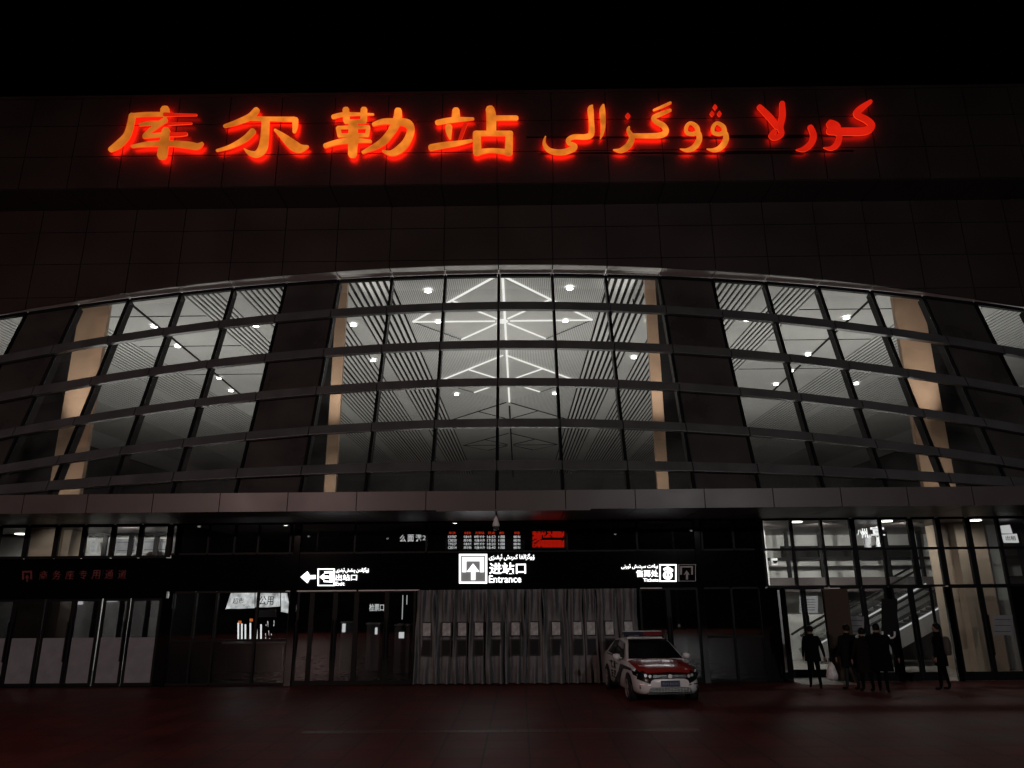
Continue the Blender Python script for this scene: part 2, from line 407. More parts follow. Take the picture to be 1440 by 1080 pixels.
# hall interior: slab, back wall, side walls, ceiling
YB = 80.0; XH = 40.0
b = MB(); b.box(-XH, XH, 22.35, YB, ZLC+.05, 5.62); b.build('hall_floor', M['floor'], ST)
b = MB(); b.box(-XH, XH, YB, YB+.3, 5.62, 17); b.box(-XH-.3, -XH, YW+1.35, YB, 0, ZROOF-.1); b.box(XH, XH+.3, YW+1.35, YB, 0, ZROOF-.1); b.box(-XH, -XE-.02, YW+1.35, YW+1.55, 0, ZROOF-.1); b.box(XE+.02, XH, YW+1.35, YW+1.55, 0, ZROOF-.1)
b.build('hall_wall', mat('hall_wall_grey', (.13,.135,.135), .6, var=.15), ST)
b = MB(); b.box(-XH, XH, YW+1.6, YB, 16.6, 16.7); b.build('ceiling_void', M['plenum'], ST)
def ceil_strip(x0, x1, y0, y1, t=.06, dz=0):
    return [(x0, y0, cz(y0)+dz), (x1, y0, cz(y0)+dz), (x1, y1, cz(y1)+dz), (x0, y1, cz(y1)+dz)], (0, 0, t)
YA = 25.62
def plain(x0, x1, m='ceil', y1=YB-.05):
    b = MB(); p, d = ceil_strip(x0, x1, YA, y1); b.poly(p, d); return b.build('ceiling_panel', M[m], ST)
def slats(x0, x1):
    b = MB(); n = int(round((x1-x0)/.265)); w = (x1-x0)/n
    for i in range(n):
        xa = x0 + (i+.25)*w; p, d = ceil_strip(xa, xa+w*.50, YA, YB-.05, .05); b.poly(p, d)
    return b.build('ceiling_slats', M['slat'], ST)
plain(-4.3, 4.3, 'perf')
for s in (-1, 1):
    def rg(a, c, f, *k): x0, x1 = sorted((s*a, s*c)); return f(x0, x1, *k)
    rg(4.34, 6.3, slats); rg(6.34, 7.1, plain); rg(7.14, 8.9, slats); rg(8.94, 10.7, slats); rg(10.74, 11.6, plain); rg(11.64, 13.1, slats)
    rg(13.14, 18.4, plain); rg(18.44, 21.3, slats); rg(21.34, 22.2, plain); rg(22.24, 26.6, slats); rg(26.64, 32.0, plain); rg(32.04, 36, slats)
# isogrid of light strips in the middle of the ceiling
T0, PER, HW = 26.0, 10.3, 4.1
def cp(x, y, dz=-.05): return Vector((x, y, cz(y)+dz))
b = MB(); lit = MB(); drk = MB()
for n in range(4):
    t = T0 + PER*n; h = t + PER/2; e = t + PER
    # smooth diamond
    for sgn in (-1, 1):
        b.poly([cp(0, t+.25, -.025), cp(sgn*(HW-.12), h, -.025), cp(0, e-.25, -.025)], (0, 0, .02))
    tgt = lit if n < 2 else drk; w = .075 if n < 2 else .03
    for sgn in (-1, 1):
        tgt.bar(cp(sgn*.1, t+.06), cp(sgn*HW, h-.03), w, .05)
        (drk).bar(cp(sgn*HW, h+.03, -.04), cp(sgn*HW/2+sgn*.06, e-PER/4, -.04), .025, .02)
        tgt.bar(cp(sgn*.35, h), cp(sgn*HW, h), w*.8, .05)
        tgt.bar(cp(sgn*.25, h-.3), cp(sgn*HW/2, h-PER/4+.06), w*.8, .05)
        tgt.bar(cp(sgn*.25, h+.3), cp(sgn*HW/2, h+PER/4-.06), w*.8, .05)
    if n < 2: lit.lathe([(.001, -.03), (.26, -.03), (.26, .0), (.2, .04)], cp(0, h), 16)
lit.bar(cp(.12, YA+.1, -.06), cp(.12, T0+2*PER, -.06), .10, .04)
drk.box(.05, .16, T0+2*PER+.1, YB-1, cz(50)-.06, cz(50)-.04)
b.build('ceiling_rosette', M['ceil'], ST)
lit.build('light_strip', M['strip'], ST)
drk.build('ceiling_joint', M['matte'], ST)
# joints and cable rails on the side ceilings
b = MB()
for s in (-1, 1):
    for y in (26.6, 30.2, 34.4, 39.5, 46): b.bar(cp(s*13.2, y, -.012), cp(s*18.3, y, -.012), .05, .02)
    b.bar(cp(s*15.6, 26, -.03), cp(s*16.9, 46, -.03), .09, .05)
b.build('ceiling_rail', M['matte'], ST)
# tan stone columns, each lit by an added, unseen lamp on the hall floor
FILLX = []
for x, w in ((at(463.5, 690, 25.75).x, .40), (at(933, 690, 25.75).x, .40), (-15.5, 1.12), (15.5, 1.12)):
    b = MB(); b.box(x-w/2, x+w/2, 25.75, 25.95, 5.62, cz(26)-.03); b.box(x-w/2-.04, x+w/2+.04, 25.71, 25.99, 5.62, 5.85)
    b.build('column', M['tan'], ST)
    b = MB(); b.box(x-.2, x+.2, 24.1, 24.4, 5.622, 5.72); b.build('column_fill_box', M['white'], ST)  # box of an added lamp, below the line of sight
    FILLX.append(x)
# dark pier walls between the bays, behind the opaque strips of glass
for xa, xb in ((at(388, 520, 25.9).x, at(454, 690, 25.9).x), (at(942, 690, 25.9).x, at(1018, 520, 25.9).x), (at(27, 500, 25.9).x, -16.07), (16.07, at(1379, 500, 25.9).x)):
    b = MB(); b.box(xa, xb, 25.97, 26.5, 5.62, 16.5); b.build('pier_wall', M['matte'], ST)
# far end of the hall: door openings and kiosks in brown
b = MB()
for x, w, h in ((-11, 3, 3.4), (-3.6, 2.6, 3.0), (2.6, 3.4, 3.2), (10.4, 2.8, 3.4)): b.box(x-w/2, x+w/2, YB-.5, YB-.02, 5.63, 5.63+h)
b.build('hall_cladding', M['tan'], ST)
# added area lamps behind low rims, unseen, to brighten the hall ceiling
def area(name, loc, sx, sy, power, rot, parent, col=(1,.98,.95), spread=180):
    l = bpy.data.lights.new(name, 'AREA'); l.shape = 'RECTANGLE'; l.size = sx; l.size_y = sy; l.energy = power; l.color = col; l.spread = R(spread)
    o = bpy.data.objects.new(name, l); COL.objects.link(o); o.parent = parent; o.location = Vector(loc) - wloc(parent); o.rotation_euler = rot; return o
b = MB()
for x in (-17, 0, 17):
    b.box(x-4.6, x+4.6, 32.2, 32.3, 5.622, 5.80); b.box(x-4.6, x+4.6, 33.9, 34.0, 5.622, 5.80)
    area('ceiling_fill_lamp', (x, 33.1, 5.70), 9, 1.4, 560, (R(180), 0, 0), ST)
    b.box(x-4.6, x+4.6, 46.2, 46.3, 5.622, 5.80); area('ceiling_fill_lamp', (x, 47, 5.70), 9, 1.2, 220, (R(180), 0, 0), ST)
b.build('fill_lamp_rim', M['white'], ST)
def fill_spot(x, tilt, size, e):                  # added spot, tilted to brighten the column behind it
    l = bpy.data.lights.new('column_fill_lamp', 'SPOT'); l.energy = e; l.spot_size = R(size); l.spot_blend = 1; l.shadow_soft_size = .08; l.color = (1,.97,.93)
    o = bpy.data.objects.new('column_fill_lamp', l); COL.objects.link(o); o.parent = ST; o.location = Vector((x, 24.25, 5.76)) - wloc(ST); o.rotation_euler = (R(180-tilt), 0, 0)
for x in FILLX: fill_spot(x, 14, 28, 2300); fill_spot(x, 50, 90, 60)

# ------------------------------------------------------------------ ground floor
ZD = at(700, 828, YG).z; ZH = at(700, 777, YG).z; ZU = ZFB+.0
print('door head', ZD, 'header', ZH)
def gxx(px, py): return at(px, py, YG).x
XL, XLM, XC0, XC1, XR0, XR = gxx(237, 800), gxx(413, 800), gxx(584, 830), gxx(900, 830), gxx(990, 800), gxx(1076, 800)
print('X', XL, XLM, XC0, XC1, XR0, XR)
# lobby shell
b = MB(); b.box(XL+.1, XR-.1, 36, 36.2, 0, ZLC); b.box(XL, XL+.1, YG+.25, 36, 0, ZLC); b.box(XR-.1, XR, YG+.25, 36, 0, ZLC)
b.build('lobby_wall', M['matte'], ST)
b = MB(); b.box(-XE, XE, YG-.11, 36.2, ZLC+.0, ZLC+.045); b.build('lobby_ceiling', M['fascia'], ST)
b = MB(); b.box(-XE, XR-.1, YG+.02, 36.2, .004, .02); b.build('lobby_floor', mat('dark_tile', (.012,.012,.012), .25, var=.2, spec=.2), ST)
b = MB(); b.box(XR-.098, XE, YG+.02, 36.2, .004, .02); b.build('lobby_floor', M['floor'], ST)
b = MB(); b.box(XR, XE, 32.0, 32.2, 0, ZLC); b.box(-XE, XL, 29.5, 29.7, 0, ZLC)
b.build('back_wall', M['wall'], ST)
# header band (black gloss), dark piers
b = MB(); b.box(gxx(240,800), gxx(1074,800), YG-.06, YG+.06, ZD, ZH-.0); b.build('header_band', M['dark'], ST)
b = MB(); zl0, zl1 = at(120, 842, YG).z, at(120, 786, YG).z; b.box(-XE, gxx(240,800)-.003, YG-.06, YG+.06, zl0, zl1); b.build('header_band', M['dark'], ST)
def frame_grid(xs, zs, name, w=.07, d=.12, m='mullion', wide=()):
    b = MB()
    for i, x in enumerate(xs):
        ww = .16 if i in wide else w
        b.box(x-ww/2, x+ww/2, YG-d/2, YG+d/2, zs[0], zs[-1])
    for z in zs:
        for i in range(len(xs)-1):
            wa = (.16 if i in wide else w)/2; wb = (.16 if i+1 in wide else w)/2
            b.box(xs[i]+wa, xs[i+1]-wb, YG-d/2+.01, YG+d/2-.01, z-w/2, z+w/2)
    return b.build(name, M[m], ST)
def pane(x0, x1, z0, z1, m='glass', y=YG, name='window'):
    b = MB(); b.box(x0+.01, x1-.01, y-.006, y+.006, z0+.01, z1-.01); return b.build(name, M[m], ST)
# right lit section: upper windows
ZR0, ZR1, ZR2 = at(1250, 824, YG).z, at(1250, 771.5, YG).z, ZLC-.06
xr = [XR] + [gxx(p, 760) for p in (1114, 1156.5, 1200, 1240, 1282.5, 1321, 1363.5, 1406, 1448)] + [gxx(1448, 760)+.9*k for k in (1, 2, 3)]
frame_grid(xr, [ZR0, ZR1, ZR2], 'window_frame', .075, .14, wide=(3, 5, 6, 7))
for i in range(len(xr)-1):
    pane(xr[i], xr[i+1], ZR0, ZR2, 'glass')
# left lit section: upper windows
ZL0, ZL1 = zl1, ZLC-.06
xl = [gxx(p, 760) for p in (238, 198, 159, 118, 80, 38, -3)]; xl = xl + [xl[-1]-.9*k for k in range(1, 9)]; xl = xl[::-1]
frame_grid(xl, [ZL0+.03, ZL1], 'window_frame', .13, .14)
for i in range(len(xl)-1): pane(xl[i], xl[i+1], ZL0, ZL1, 'glass')
# middle: dark upper windows
xm = [gxx(p, 750) for p in (242, 295, 332, 365, 410, 500, 600, 698, 797, 895, 986, 1030, 1072)]
frame_grid(xm, [ZH+.03, ZLC-.06], 'window_frame', .06, .12)
for i in range(len(xm)-1): pane(xm[i], xm[i+1], ZH, ZLC-.06, 'dglass')
# middle lower glazing
xg = [gxx(p, 880) for p in (240, 272, 302, 360, 406)]
frame_grid(xg, [.06, 1.35, ZD-.03], 'window_frame', .07, .12)
for i in range(len(xg)-1): pane(xg[i], xg[i+1], .06, ZD-.03, 'dglass')
xg = [gxx(p, 880) for p in (992, 1032, 1072)]
frame_grid(xg, [.06, 1.35, ZD-.03], 'window_frame', .07, .12)
for i in range(len(xg)-1): pane(xg[i], xg[i+1], .06, ZD-.03, 'dglass')
for a, c in ((406, 415), (985, 993), (1072, 1080), (236, 241)):
    b = MB(); b.box(gxx(a, 880), gxx(c, 880), YG-.1, YG+.1, 0, ZLC); b.build('pier', M['dark'], ST)
# a strip of bright metal under the header over the glass doors
b = MB(); b.box(gxx(403, 831), gxx(502, 831), YG-.10, YG-.062, ZD-.04, ZD-.005); b.box(gxx(505, 831), gxx(590, 831), YG-.10, YG-.062, ZD-.04, ZD-.005)
b.box(gxx(900, 827), gxx(930, 827), YG-.10, YG-.062, ZD-.03, ZD-.005); b.build('door_track', M['trim'], ST)

def door(x0, x1, z1, m='glass', y=YG, handle=None, z0=.02, frost=None, rail=.12, label=None):
    """one glass leaf with stiles, rails and a long pull bar"""
    b = MB(); w = .075
    b.box(x0, x0+w, y-.03, y+.03, z0, z1); b.box(x1-w, x1, y-.03, y+.03, z0, z1)
    b.box(x0+w, x1-w, y-.03, y+.03, z1-.08, z1); b.box(x0+w, x1-w, y-.03, y+.03, z0, z0+rail)
    o = b.build('door', M['mullion'], ST)
    if label: o['label'] = label
    if frost:
        b = MB(); b.box(x0+w, x1-w, y-.008, y+.008, frost, z1-.08); b.build('door_glass', M[m], o)
        b = MB(); b.box(x0+w+.01, x1-w-.01, y-.014, y+.014, z0+rail, frost); b.build('door_panel', M['poster'], o)
    else:
        b = MB(); b.box(x0+w, x1-w, y-.008, y+.008, z0+rail, z1-.08); b.build('door_glass', M[m], o)
    if handle:
        hx = x0+.05 if handle == 'l' else x1-.05
        b = MB(); b.tube([(hx, y-.10, .75), (hx, y-.10, 1.95)], .018, 8)
        for z in (.95, 1.75): b.tube([(hx, y-.10, z), (hx, y-.02, z)], .012, 6)
        b.build('handle', M['matte'], o)
    return o
# left doors with pale lower panels
zf = at(100, 897, YG).z
for a, c, h in ((-38, 8, 'r'), (8, 50, 'l'), (52, 92, 'r'), (93, 131, 'l'), (134, 172, 'r'), (174, 218, 'l')):
    door(gxx(a, 930), gxx(c, 930), zl0, 'bglass', handle=h, frost=zf, rail=.10)
for a, c in ((gxx(219, 930), gxx(235.5, 930)), (-XE, gxx(-40, 930))):
    b = MB(); b.box(a, c, YG-.03, YG+.03, 0, zl0); b.build('pier', M['dark'], ST)
# middle doors left of the curtains
xs = [gxx(p, 880) for p in (416, 437, 470, 500, 543, 584)]
for i in range(5): door(xs[i], xs[i+1], ZD, 'dglass', handle=('r' if i % 2 else 'l'))
xs = [gxx(p, 880) for p in (901, 942, 985)]
for i in range(2): door(xs[i], xs[i+1], ZD, 'dglass', handle=('r' if i == 0 else 'l'))
# right doors
YR = 25.3
def rx(px, py=900, y=YG): return at(px, py, y).x
door(rx(1108,900,YR), rx(1136,900,YR), ZR0, 'glass', y=YR, handle='r', rail=.25); door(rx(1137,900,YR), rx(1167,900,YR), ZR0, 'glass', y=YR, handle='l', rail=.25)
b = MB(); b.box(rx(1097), rx(1109), YG-.1, YR+.05, 0, ZR0-.04); b.build('pier', M['dark'], ST)
b = MB(); b.box(rx(1080)+.002, rx(1097)-.002, YG-.03, YG+.03, 0, ZR0-.04); b.box(rx(1098.5), rx(1101.5), YG-.115, YG-.102, .3, ZR0-.1, 1); b.build('pier', [M['dark'], M['steel']], ST)
b = MB(); b.box(rx(1109)+.003, rx(1183), YG-.75, YR+.3, .004, .03); b.build('light_spill_slab', M['wall'], ST)  # pale slab stands for light spilled out of the open door
# open leaf, swung outwards
b = MB(); p0 = Vector((rx(1166), YG-.02, 0)); p1 = Vector((rx(1190), YG-.55, 0))
b.hexa([p0+Vector((0,0,.04)), p1+Vector((0,0,.04)), p1+Vector((0,.05,.04)), p0+Vector((0,.05,.04))], [p0+Vector((0,0,ZR0-.08)), p1+Vector((0,0,ZR0-.08)), p1+Vector((0,.05,ZR0-.08)), p0+Vector((0,.05,ZR0-.08))])
o = b.build('door', mat('open_leaf_brown', (.07,.055,.04), .35), ST); o['label'] = 'open brown door leaf'
for a, c, h in ((1191, 1221, None), (1222, 1256, None), (1263, 1290, 'r'), (1291, 1321, 'l'), (1347, 1390, 'r'), (1391, 1434, 'l')):
    door(rx(a), rx(c), ZR0, 'glass', handle=h, rail=.25)
for a, c in ((rx(1256.5), rx(1262.5)), (rx(1339), rx(1346.5)), (rx(1434.5), XE)):
    b = MB(); b.box(a, c, YG-.06, YG+.06, 0, ZR0-.04); b.build('pier', M['dark'], ST)
pane(rx(1321.5), rx(1339), .1, ZR0-.04, 'glass')
# interior of the right lit room: cladding, frames of the inner screen wall, column
for a, c, y in ((1332, 1345, 27.0), (1352, 1394, 26.6)):
    b = MB(); b.box(at(a, 800, y).x, at(c, 800, y).x, y, y+1.0, .02, ZLC-.01); b.build('column', M['tanlow'], ST)
b = MB(); b.box(at(1397, 800, 27.5).x, at(1412, 800, 27.5).x, 27.5, 27.8, .02, ZLC-.01); b.build('column', M['wall'], ST)
b = MB(); yI = 30.5
xi = [XR+.3+1.35*k for k in range(11)]
zi = [at(1150, 742, yI).z, at(1150, 786, yI).z, at(1150, 812, yI).z]
for k, x in enumerate(xi): b.box(x-.07, x+.07, yI-.06, yI+.06, zi[2], ZLC)
for z in zi[:2]:
    for k in range(len(xi)-1): b.box(xi[k]+.07, xi[k+1]-.07, yI-.05, yI+.05, z-.06, z+.06)
b.build('inner_screen', M['mullion'], ST)
b = MB(); b.box(XR+.1, XE, yI-.2, yI+.2, zi[2]-.55, zi[2]-.002); b.build('balcony_edge', M['fascia'], ST)
b = MB(); b.box(xi[2], xi[6], 31.2, 31.3, zi[1]+.1, ZLC-.5); b.build('dark_board', M['matte'], ST)
b = MB(); b.box(xi[4], xi[9], 31.6, 31.7, .02, zi[2]-.6); b.build('dark_board', M['matte'], ST)
# left lit room: columns, posters
for a, c, y in ((40, 78, 26.0), (88, 99, 26.4)):
    b = MB(); b.box(at(a, 760, y).x, at(c, 760, y).x, y, y+.8, .02, ZLC-.01); b.build('column', M['tanlow'], ST)
b = MB(); yI = 28.2
b.box(-XE, XL-.1, yI-.05, yI+.05, at(180, 753, yI).z, at(180, 753, yI).z+.1)
for px in (104, 147, 183, 219): b.box(at(px-3, 770, yI).x, at(px+3, 770, yI).x, yI-.04, yI+.04, 0, at(180, 753, yI).z-.001)
b.build('inner_screen', M['mullion'], ST)

def spot(loc, power, ang, parent, rot=(0,0,0), col=(1,.97,.92), r=.08, blend=.6):
    l = bpy.data.lights.new('lamp_or_fill_spot', 'SPOT'); l.energy = power; l.spot_size = R(ang); l.spot_blend = blend; l.shadow_soft_size = r; l.color = col
    o = bpy.data.objects.new('lamp_or_fill_spot', l); COL.objects.link(o); o.parent = parent; o.location = Vector(loc)-wloc(parent); o.rotation_euler = rot; return o
# ------------------------------------------------------------------ ceiling downlights (each a thing)
def downlight(p, label, group, r=.11, m='lamp', power=0, ang=110, trim='white'):
    t = thing('downlight', label, 'ceiling light', p, group)
    b = MB(); b.lathe([(r*1.3, 0), (r*1.3, -.02), (r, -.025), (r*.98, -.002)], p, 14); b.build('trim_ring', M[trim], t)
    b = MB(); b.lathe([(.0005, -.02), (r*.95, -.02), (r*.95, .0)], p, 14); b.build('lens', M[m], t)
    if power: spot(Vector(p)-Vector((0,0,.06)), power, ang, t)
    return t
GH = 'downlights in the hall ceiling'
side = lambda px: 'left' if px < 700 else 'right'
def on_ceiling(px, py):
    d = ray(px, py); t = (ZC + CK*(CAMLOC.y-YC0) - CAMLOC.z)/(d.z - CK*d.y); p = CAMLOC + d*t; p.z -= .075; return p
HL = [(602,407,'front downlight on the left of the striped middle ceiling panel'),(801,403,'front downlight on the right of the striped middle ceiling panel'),
 (616,450,'downlight on the left arm of the star-shaped light strips'),(795,449,'downlight on the right arm of the star-shaped light strips'),
 (642,553,'small rear downlight left of the central ceiling spine'),(780,552,'small rear downlight right of the central ceiling spine'),
 (497,455,'downlight on the plain strip between slats beside the left middle column'),(525,505,'farther downlight on the plain strip between slats left of centre'),
 (913,450,'downlight on the plain strip between slats beside the right middle column'),(891,501,'farther downlight on the plain strip between slats right of centre'),
 (360,456,'downlight among the slats at the top right of the left window group'),(217,457,'front downlight on the dark rail seen in the left window group'),
 (250,485,'second downlight along the dark rail in the left window group'),(308,530,'third downlight along the dark rail in the left window group'),
 (325,548,'rearmost downlight along the dark rail in the left window group'),
 (1050,448,'downlight among the slats at the top left of the right window group'),(1190,445,'front downlight on the dark rail seen in the right window group'),
 (1136,497,'second downlight along the dark rail in the right window group'),(1112,520,'third downlight along the dark rail in the right window group'),
 (1091,539,'rearmost downlight along the dark rail in the right window group'),(1204,538,'downlight among the outer slats of the right window group')]
for px, py, lb in HL: downlight(on_ceiling(px, py), lb, GH, .14, 'lamp', 0)
GL = 'downlights in the entrance lobby ceiling'
for i, (px, py, pw, lb) in enumerate([(402,738,0,'bright lobby downlight above the white left arrow sign'),(517,735,0,'bright lobby downlight above the small slanted white characters'),
   (640,735,0,'bright lobby downlight above the left end of the timetable board'),(762,733,0,'bright lobby downlight above the red display'),
   (1001,731,0,'bright lobby downlight in the dark windows left of the lit right room'),(845,732,0,'faint lobby downlight right of the red display')]):
    p = atz(px, py, ZLC-.012); downlight(p, lb, GL, .07 if px != 845 else .03, 'lamp')
for px, py, lb in [(434,754,'small rear lobby downlight near the left arrow sign'),(545,757,'small rear lobby downlight left of the slanted white characters'),
   (865,751,'small rear lobby downlight above the ticket sign'),(972,746,'small rear lobby downlight above the unlit arrow box'),(280,740,'small lobby downlight in the dark windows above the kiosk reflection')]:
    downlight(atz(px, py, ZLC-.012), lb, GL, .06, 'lampdim')
for px, py, pw, y, lb in [(1120,731,60,25.6,'large glaring downlight behind the first windows of the right lit room'),(1247,731,60,25.6,'downlight in the middle of the right lit room'),
   (1372,731,40,25.6,'glaring downlight between tan column and pale pilaster on the right'),(30,742,70,27.8,'glaring downlight behind the leftmost upper windows')]:
    p = at(px, py, y); p.z = ZLC-.012; downlight(p, lb, GL, .19, 'lamp', pw, 165)
for x, e in ((9.3, 300), (11.5, 300), (14.5, 300)): spot((x, 26.2, ZLC-.15), e, 120, ST, rot=(R(68), 0, 0))  # added fill spots without fixtures, to brighten the right back wall
spot((-15.8, 27.0, ZLC-.12), 110, 130, ST, rot=(R(70), 0, 0))  # added fill spot for the wall behind the left column
spot((at(62, 760, 24.9).x, 24.75, ZLC-.12), 26, 120, ST, rot=(R(45), 0, 0))  # added fill spot for the front of the left tan column
for x in (-11, -13): spot((x, 25.4, ZLC-.12), 300, 130, ST, rot=(R(70), 0, 0))  # added fill spots for the left back wall

# ------------------------------------------------------------------ station name letters on the sign wall
def catmull(pts, n=5):
    out = []; P = [pts[0]] + list(pts) + [pts[-1]]
    for i in range(1, len(P)-2):
        for k in range(n):
            t = k/n; q = []
            for c in range(3):
                a, b_, c_, d_ = P[i-1][c], P[i][c], P[i+1][c], P[i+2][c]
                q.append(.5*((2*b_)+(-a+c_)*t+(2*a-5*b_+4*c_-d_)*t*t+(-a+3*b_-3*c_+d_)*t**3))
            out.append(q)
    out.append(list(pts[-1])); return out
YLF = YS - .17                                   # letter faces stand off the wall
def glyph(name, strokes, ox, oy, parent, mats, dx=0, dy=0):
    """strokes: lists of (x, y, width) read from a 4.5x enlargement; 'd' first = dim stroke"""
    b = MB(); sc_ = 4.5
    for si, st in enumerate(strokes):
        dim = st[0] == 'd'; pts = st[1:] if dim else st
        c = catmull(pts) if len(pts) > 2 else [list(pts[0]), list(pts[1])]
        Lp = []; Rp = []
        for i, (x, y, w) in enumerate(c):
            a, e = c[max(i-1, 0)], c[min(i+1, len(c)-1)]
            tx, ty = e[0]-a[0], e[1]-a[1]; ln = math.hypot(tx, ty) or 1; nx, ny = -ty/ln, tx/ln
            Lp.append((x+nx*w/2, y+ny*w/2)); Rp.append((x-nx*w/2, y-ny*w/2))
        def cap(p, q, w):                        # round end beyond p (away from q)
            ang = math.atan2(p[1]-q[1], p[0]-q[0]); r = w/2
            return [(p[0]+r*math.cos(ang+math.pi/2-k*math.pi/4)*(.7 if k == 2 else .85 if k in (1, 3) else 1), p[1]+r*math.sin(ang+math.pi/2-k*math.pi/4)*(.7 if k == 2 else .85 if k in (1, 3) else 1)) for k in (1, 2, 3)]
        s0 = cap(c[0], c[1], c[0][2]); s1 = cap(c[-1], c[-2], c[-1][2])
        out = Lp + s1[::-1]*0 + s1 + Rp[::-1] + s0
        yy = YLF - .003*si
        W = lambda q, Y: at(ox+(q[0]+dx)/sc_, oy+(q[1]+dy)/sc_, Y)
        base = [at(ox+(q[0]+dx)/sc_, oy+(q[1]+dy)/sc_, YLF) for q in out]
        n = len(Lp)
        # front: quads along the stroke, fans for the caps
        F = [Vector((p.x, yy, p.z)) for p in base]; Bk = [Vector((p.x, YLF+.025+.001*si, p.z)) for p in base]
        N = len(F); o = N
        fs = []; fm = []
        iL = list(range(n)); iC1 = list(range(n, n+3)); iR = list(range(n+3, 2*n+3))[::-1]; iC0 = list(range(2*n+3, 2*n+6))
        quads = [(iL[i], iL[i+1], iR[i+1], iR[i]) for i in range(n-1)] + [(iL[-1], *iC1, iR[-1]), (iR[0], *iC0, iL[0])]
        fmi = 3 if dim else 0
        b.add(F, quads, fmi); b.add(Bk, [q[::-1] for q in quads], 2 if not dim else 4)
        ring = list(range(N)); 
        b.add(F + Bk, [(ring[i], ring[(i+1) % N], N+ring[(i+1) % N], N+ring[i]) for i in range(N)], 1)
    me_o = b.build(name, mats, parent); return me_o
NAME = thing('station_sign', 'four large glowing orange Chinese characters on the dark upper wall', 'sign', (0, YS, 19))
UYG = thing('station_sign', 'large glowing orange and red Uyghur lettering on the upper wall, right of the Chinese characters', 'sign', (9, YS, 19))
MO = [M['orange'], M['edge'], M['halo'], M['ored'], M['halo2']]
glyph('character', [
 [(503,148,58),(503,180,60)], [(285,192,30),(380,184,30),(490,183,30)], ['d',(500,184,26),(600,186,18),(703,187,14)],
 [(298,190,45),(285,255,46),(262,320,48),(210,375,52),(158,408,34)], [(345,250,20),(410,240,28),(475,240,30)], ['d',(530,243,22),(600,242,16),(672,240,12)],
 [(508,218,34),(445,262,34),(375,318,26)], [(370,326,24),(440,318,28),(505,312,28)], ['d',(530,312,26),(590,312,26),(640,308,22)],
 [(512,285,50),(500,370,60),(486,450,64)], [(295,388,16),(400,374,32),(540,370,36),(650,380,44),(710,388,40),(742,368,18)]], 120, 120, NAME, [M['amber']] + MO[1:])
glyph('character', [
 [(1085,155,42),(1040,200,44),(950,237,34),(880,258,22)], [(1050,210,28),(1200,213,30),(1325,215,34)], [(1328,215,40),(1328,260,36),(1322,295,24)],
 [(1142,225,52),(1135,330,54),(1122,400,60),(1085,436,46),(1040,428,30),(1005,402,8)], [(1062,290,42),(1010,340,40),(920,388,28),(832,413,16)],
 [(1200,282,16),(1260,332,46),(1315,380,66),(1360,400,56),(1408,388,18)]], 120, 120, NAME, MO)
glyph('character', [
 [(253,150,42),(258,225,44)], [(368,150,42),(366,225,44)], [(172,200,30),(250,184,28),(428,184,14)], [(250,230,28),(375,230,28)],
 [(205,268,22),(400,264,22)], [(205,270,30),(215,322,28)], [(396,268,26),(388,320,26)], [(212,318,24),(388,316,24)],
 [(300,235,54),(300,330,62),(296,442,56)], [(122,385,30),(200,362,34),(300,350,34),(412,356,18)],
 [(585,160,46),(578,225,56),(535,305,50),(470,372,44),(360,426,18)], [(428,250,24),(490,232,36),(570,232,40),(645,244,52),(665,290,48),(638,360,50),(590,410,52),(540,432,36),(488,418,12)]], 430, 120, NAME, MO)
glyph('character', [
 [(950,155,46),(950,205,54)], [(830,236,34),(930,219,36),(1060,212,18)], [(904,262,46),(906,300,36),(914,340,12)], ['d',(1010,245,24),(990,300,24),(972,350,20)],
 [(790,395,42),(870,380,40),(960,368,34),(1050,350,18)], [(1165,148,54),(1174,200,62),(1174,295,62)], [(1190,208,32),(1335,208,32)],
 [(1082,305,50),(1085,430,52)], [(1070,306,34),(1300,306,34)], [(1288,305,46),(1284,430,50)], [(1075,428,40),(1180,414,28),(1295,428,40)]], 430, 120, NAME, MO)
glyph('letter', [[(122,322,8),(114,368,22),(148,412,34),(220,424,38),(288,406,38),(308,384,32),(272,366,28),(266,344,28),(302,326,32),(375,326,36),(412,306,38),(412,220,34),(407,150,38),(418,126,12)]], 740, 120, UYG, MO)
glyph('letter', [[(488,122,14),(482,160,38),(486,230,34),(482,295,24),(469,338,6)]], 740, 120, UYG, MO)
glyph('letter', [['d',(643,178,12),(643,193,34),(643,210,10)], [(652,262,12),(646,284,24),(668,332,36),(648,378,40),(600,412,34),(552,408,8)],
  [(672,318,28),(760,320,32),(850,316,36),(884,292,38),(868,256,36),(820,228,32),(806,204,28),(850,182,28),(914,156,18)], [(806,158,14),(860,135,18),(914,110,16)]], 740, 120, UYG, MO)
WAW = [[(1088,300,30),(1078,262,30),(1040,238,22),(1014,262,24),(1016,298,24),(1052,308,26),(1088,300,32),(1094,345,38),(1062,392,36),(1018,410,26),(974,402,6)]]
glyph('letter', WAW, 740, 120, UYG, MO)
glyph('letter', WAW, 740, 120, UYG, MO, dx=169)
D3 = []
for cx, cy in ((1195,138),(1176,180),(1222,180)): D3.append(['d',(cx,cy-16,8),(cx,cy,30),(cx,cy+16,8)])
glyph('vowel_dots', D3, 740, 120, UYG, MO)
MR = [M['ored'], M['edge'], M['halo2'], M['ored'], M['halo2']]
glyph('letter', [[(305,135,36),(370,200,44),(420,262,40)], [(450,110,34),(452,190,42),(438,262,40),(446,308,34),(402,332,32),(378,318,30),(402,292,36)]], 1000, 120, UYG, MR)
glyph('letter', [[(628,262,36),(648,312,42),(636,362,42),(590,402,36),(540,408,8)]], 1000, 120, UYG, MR)
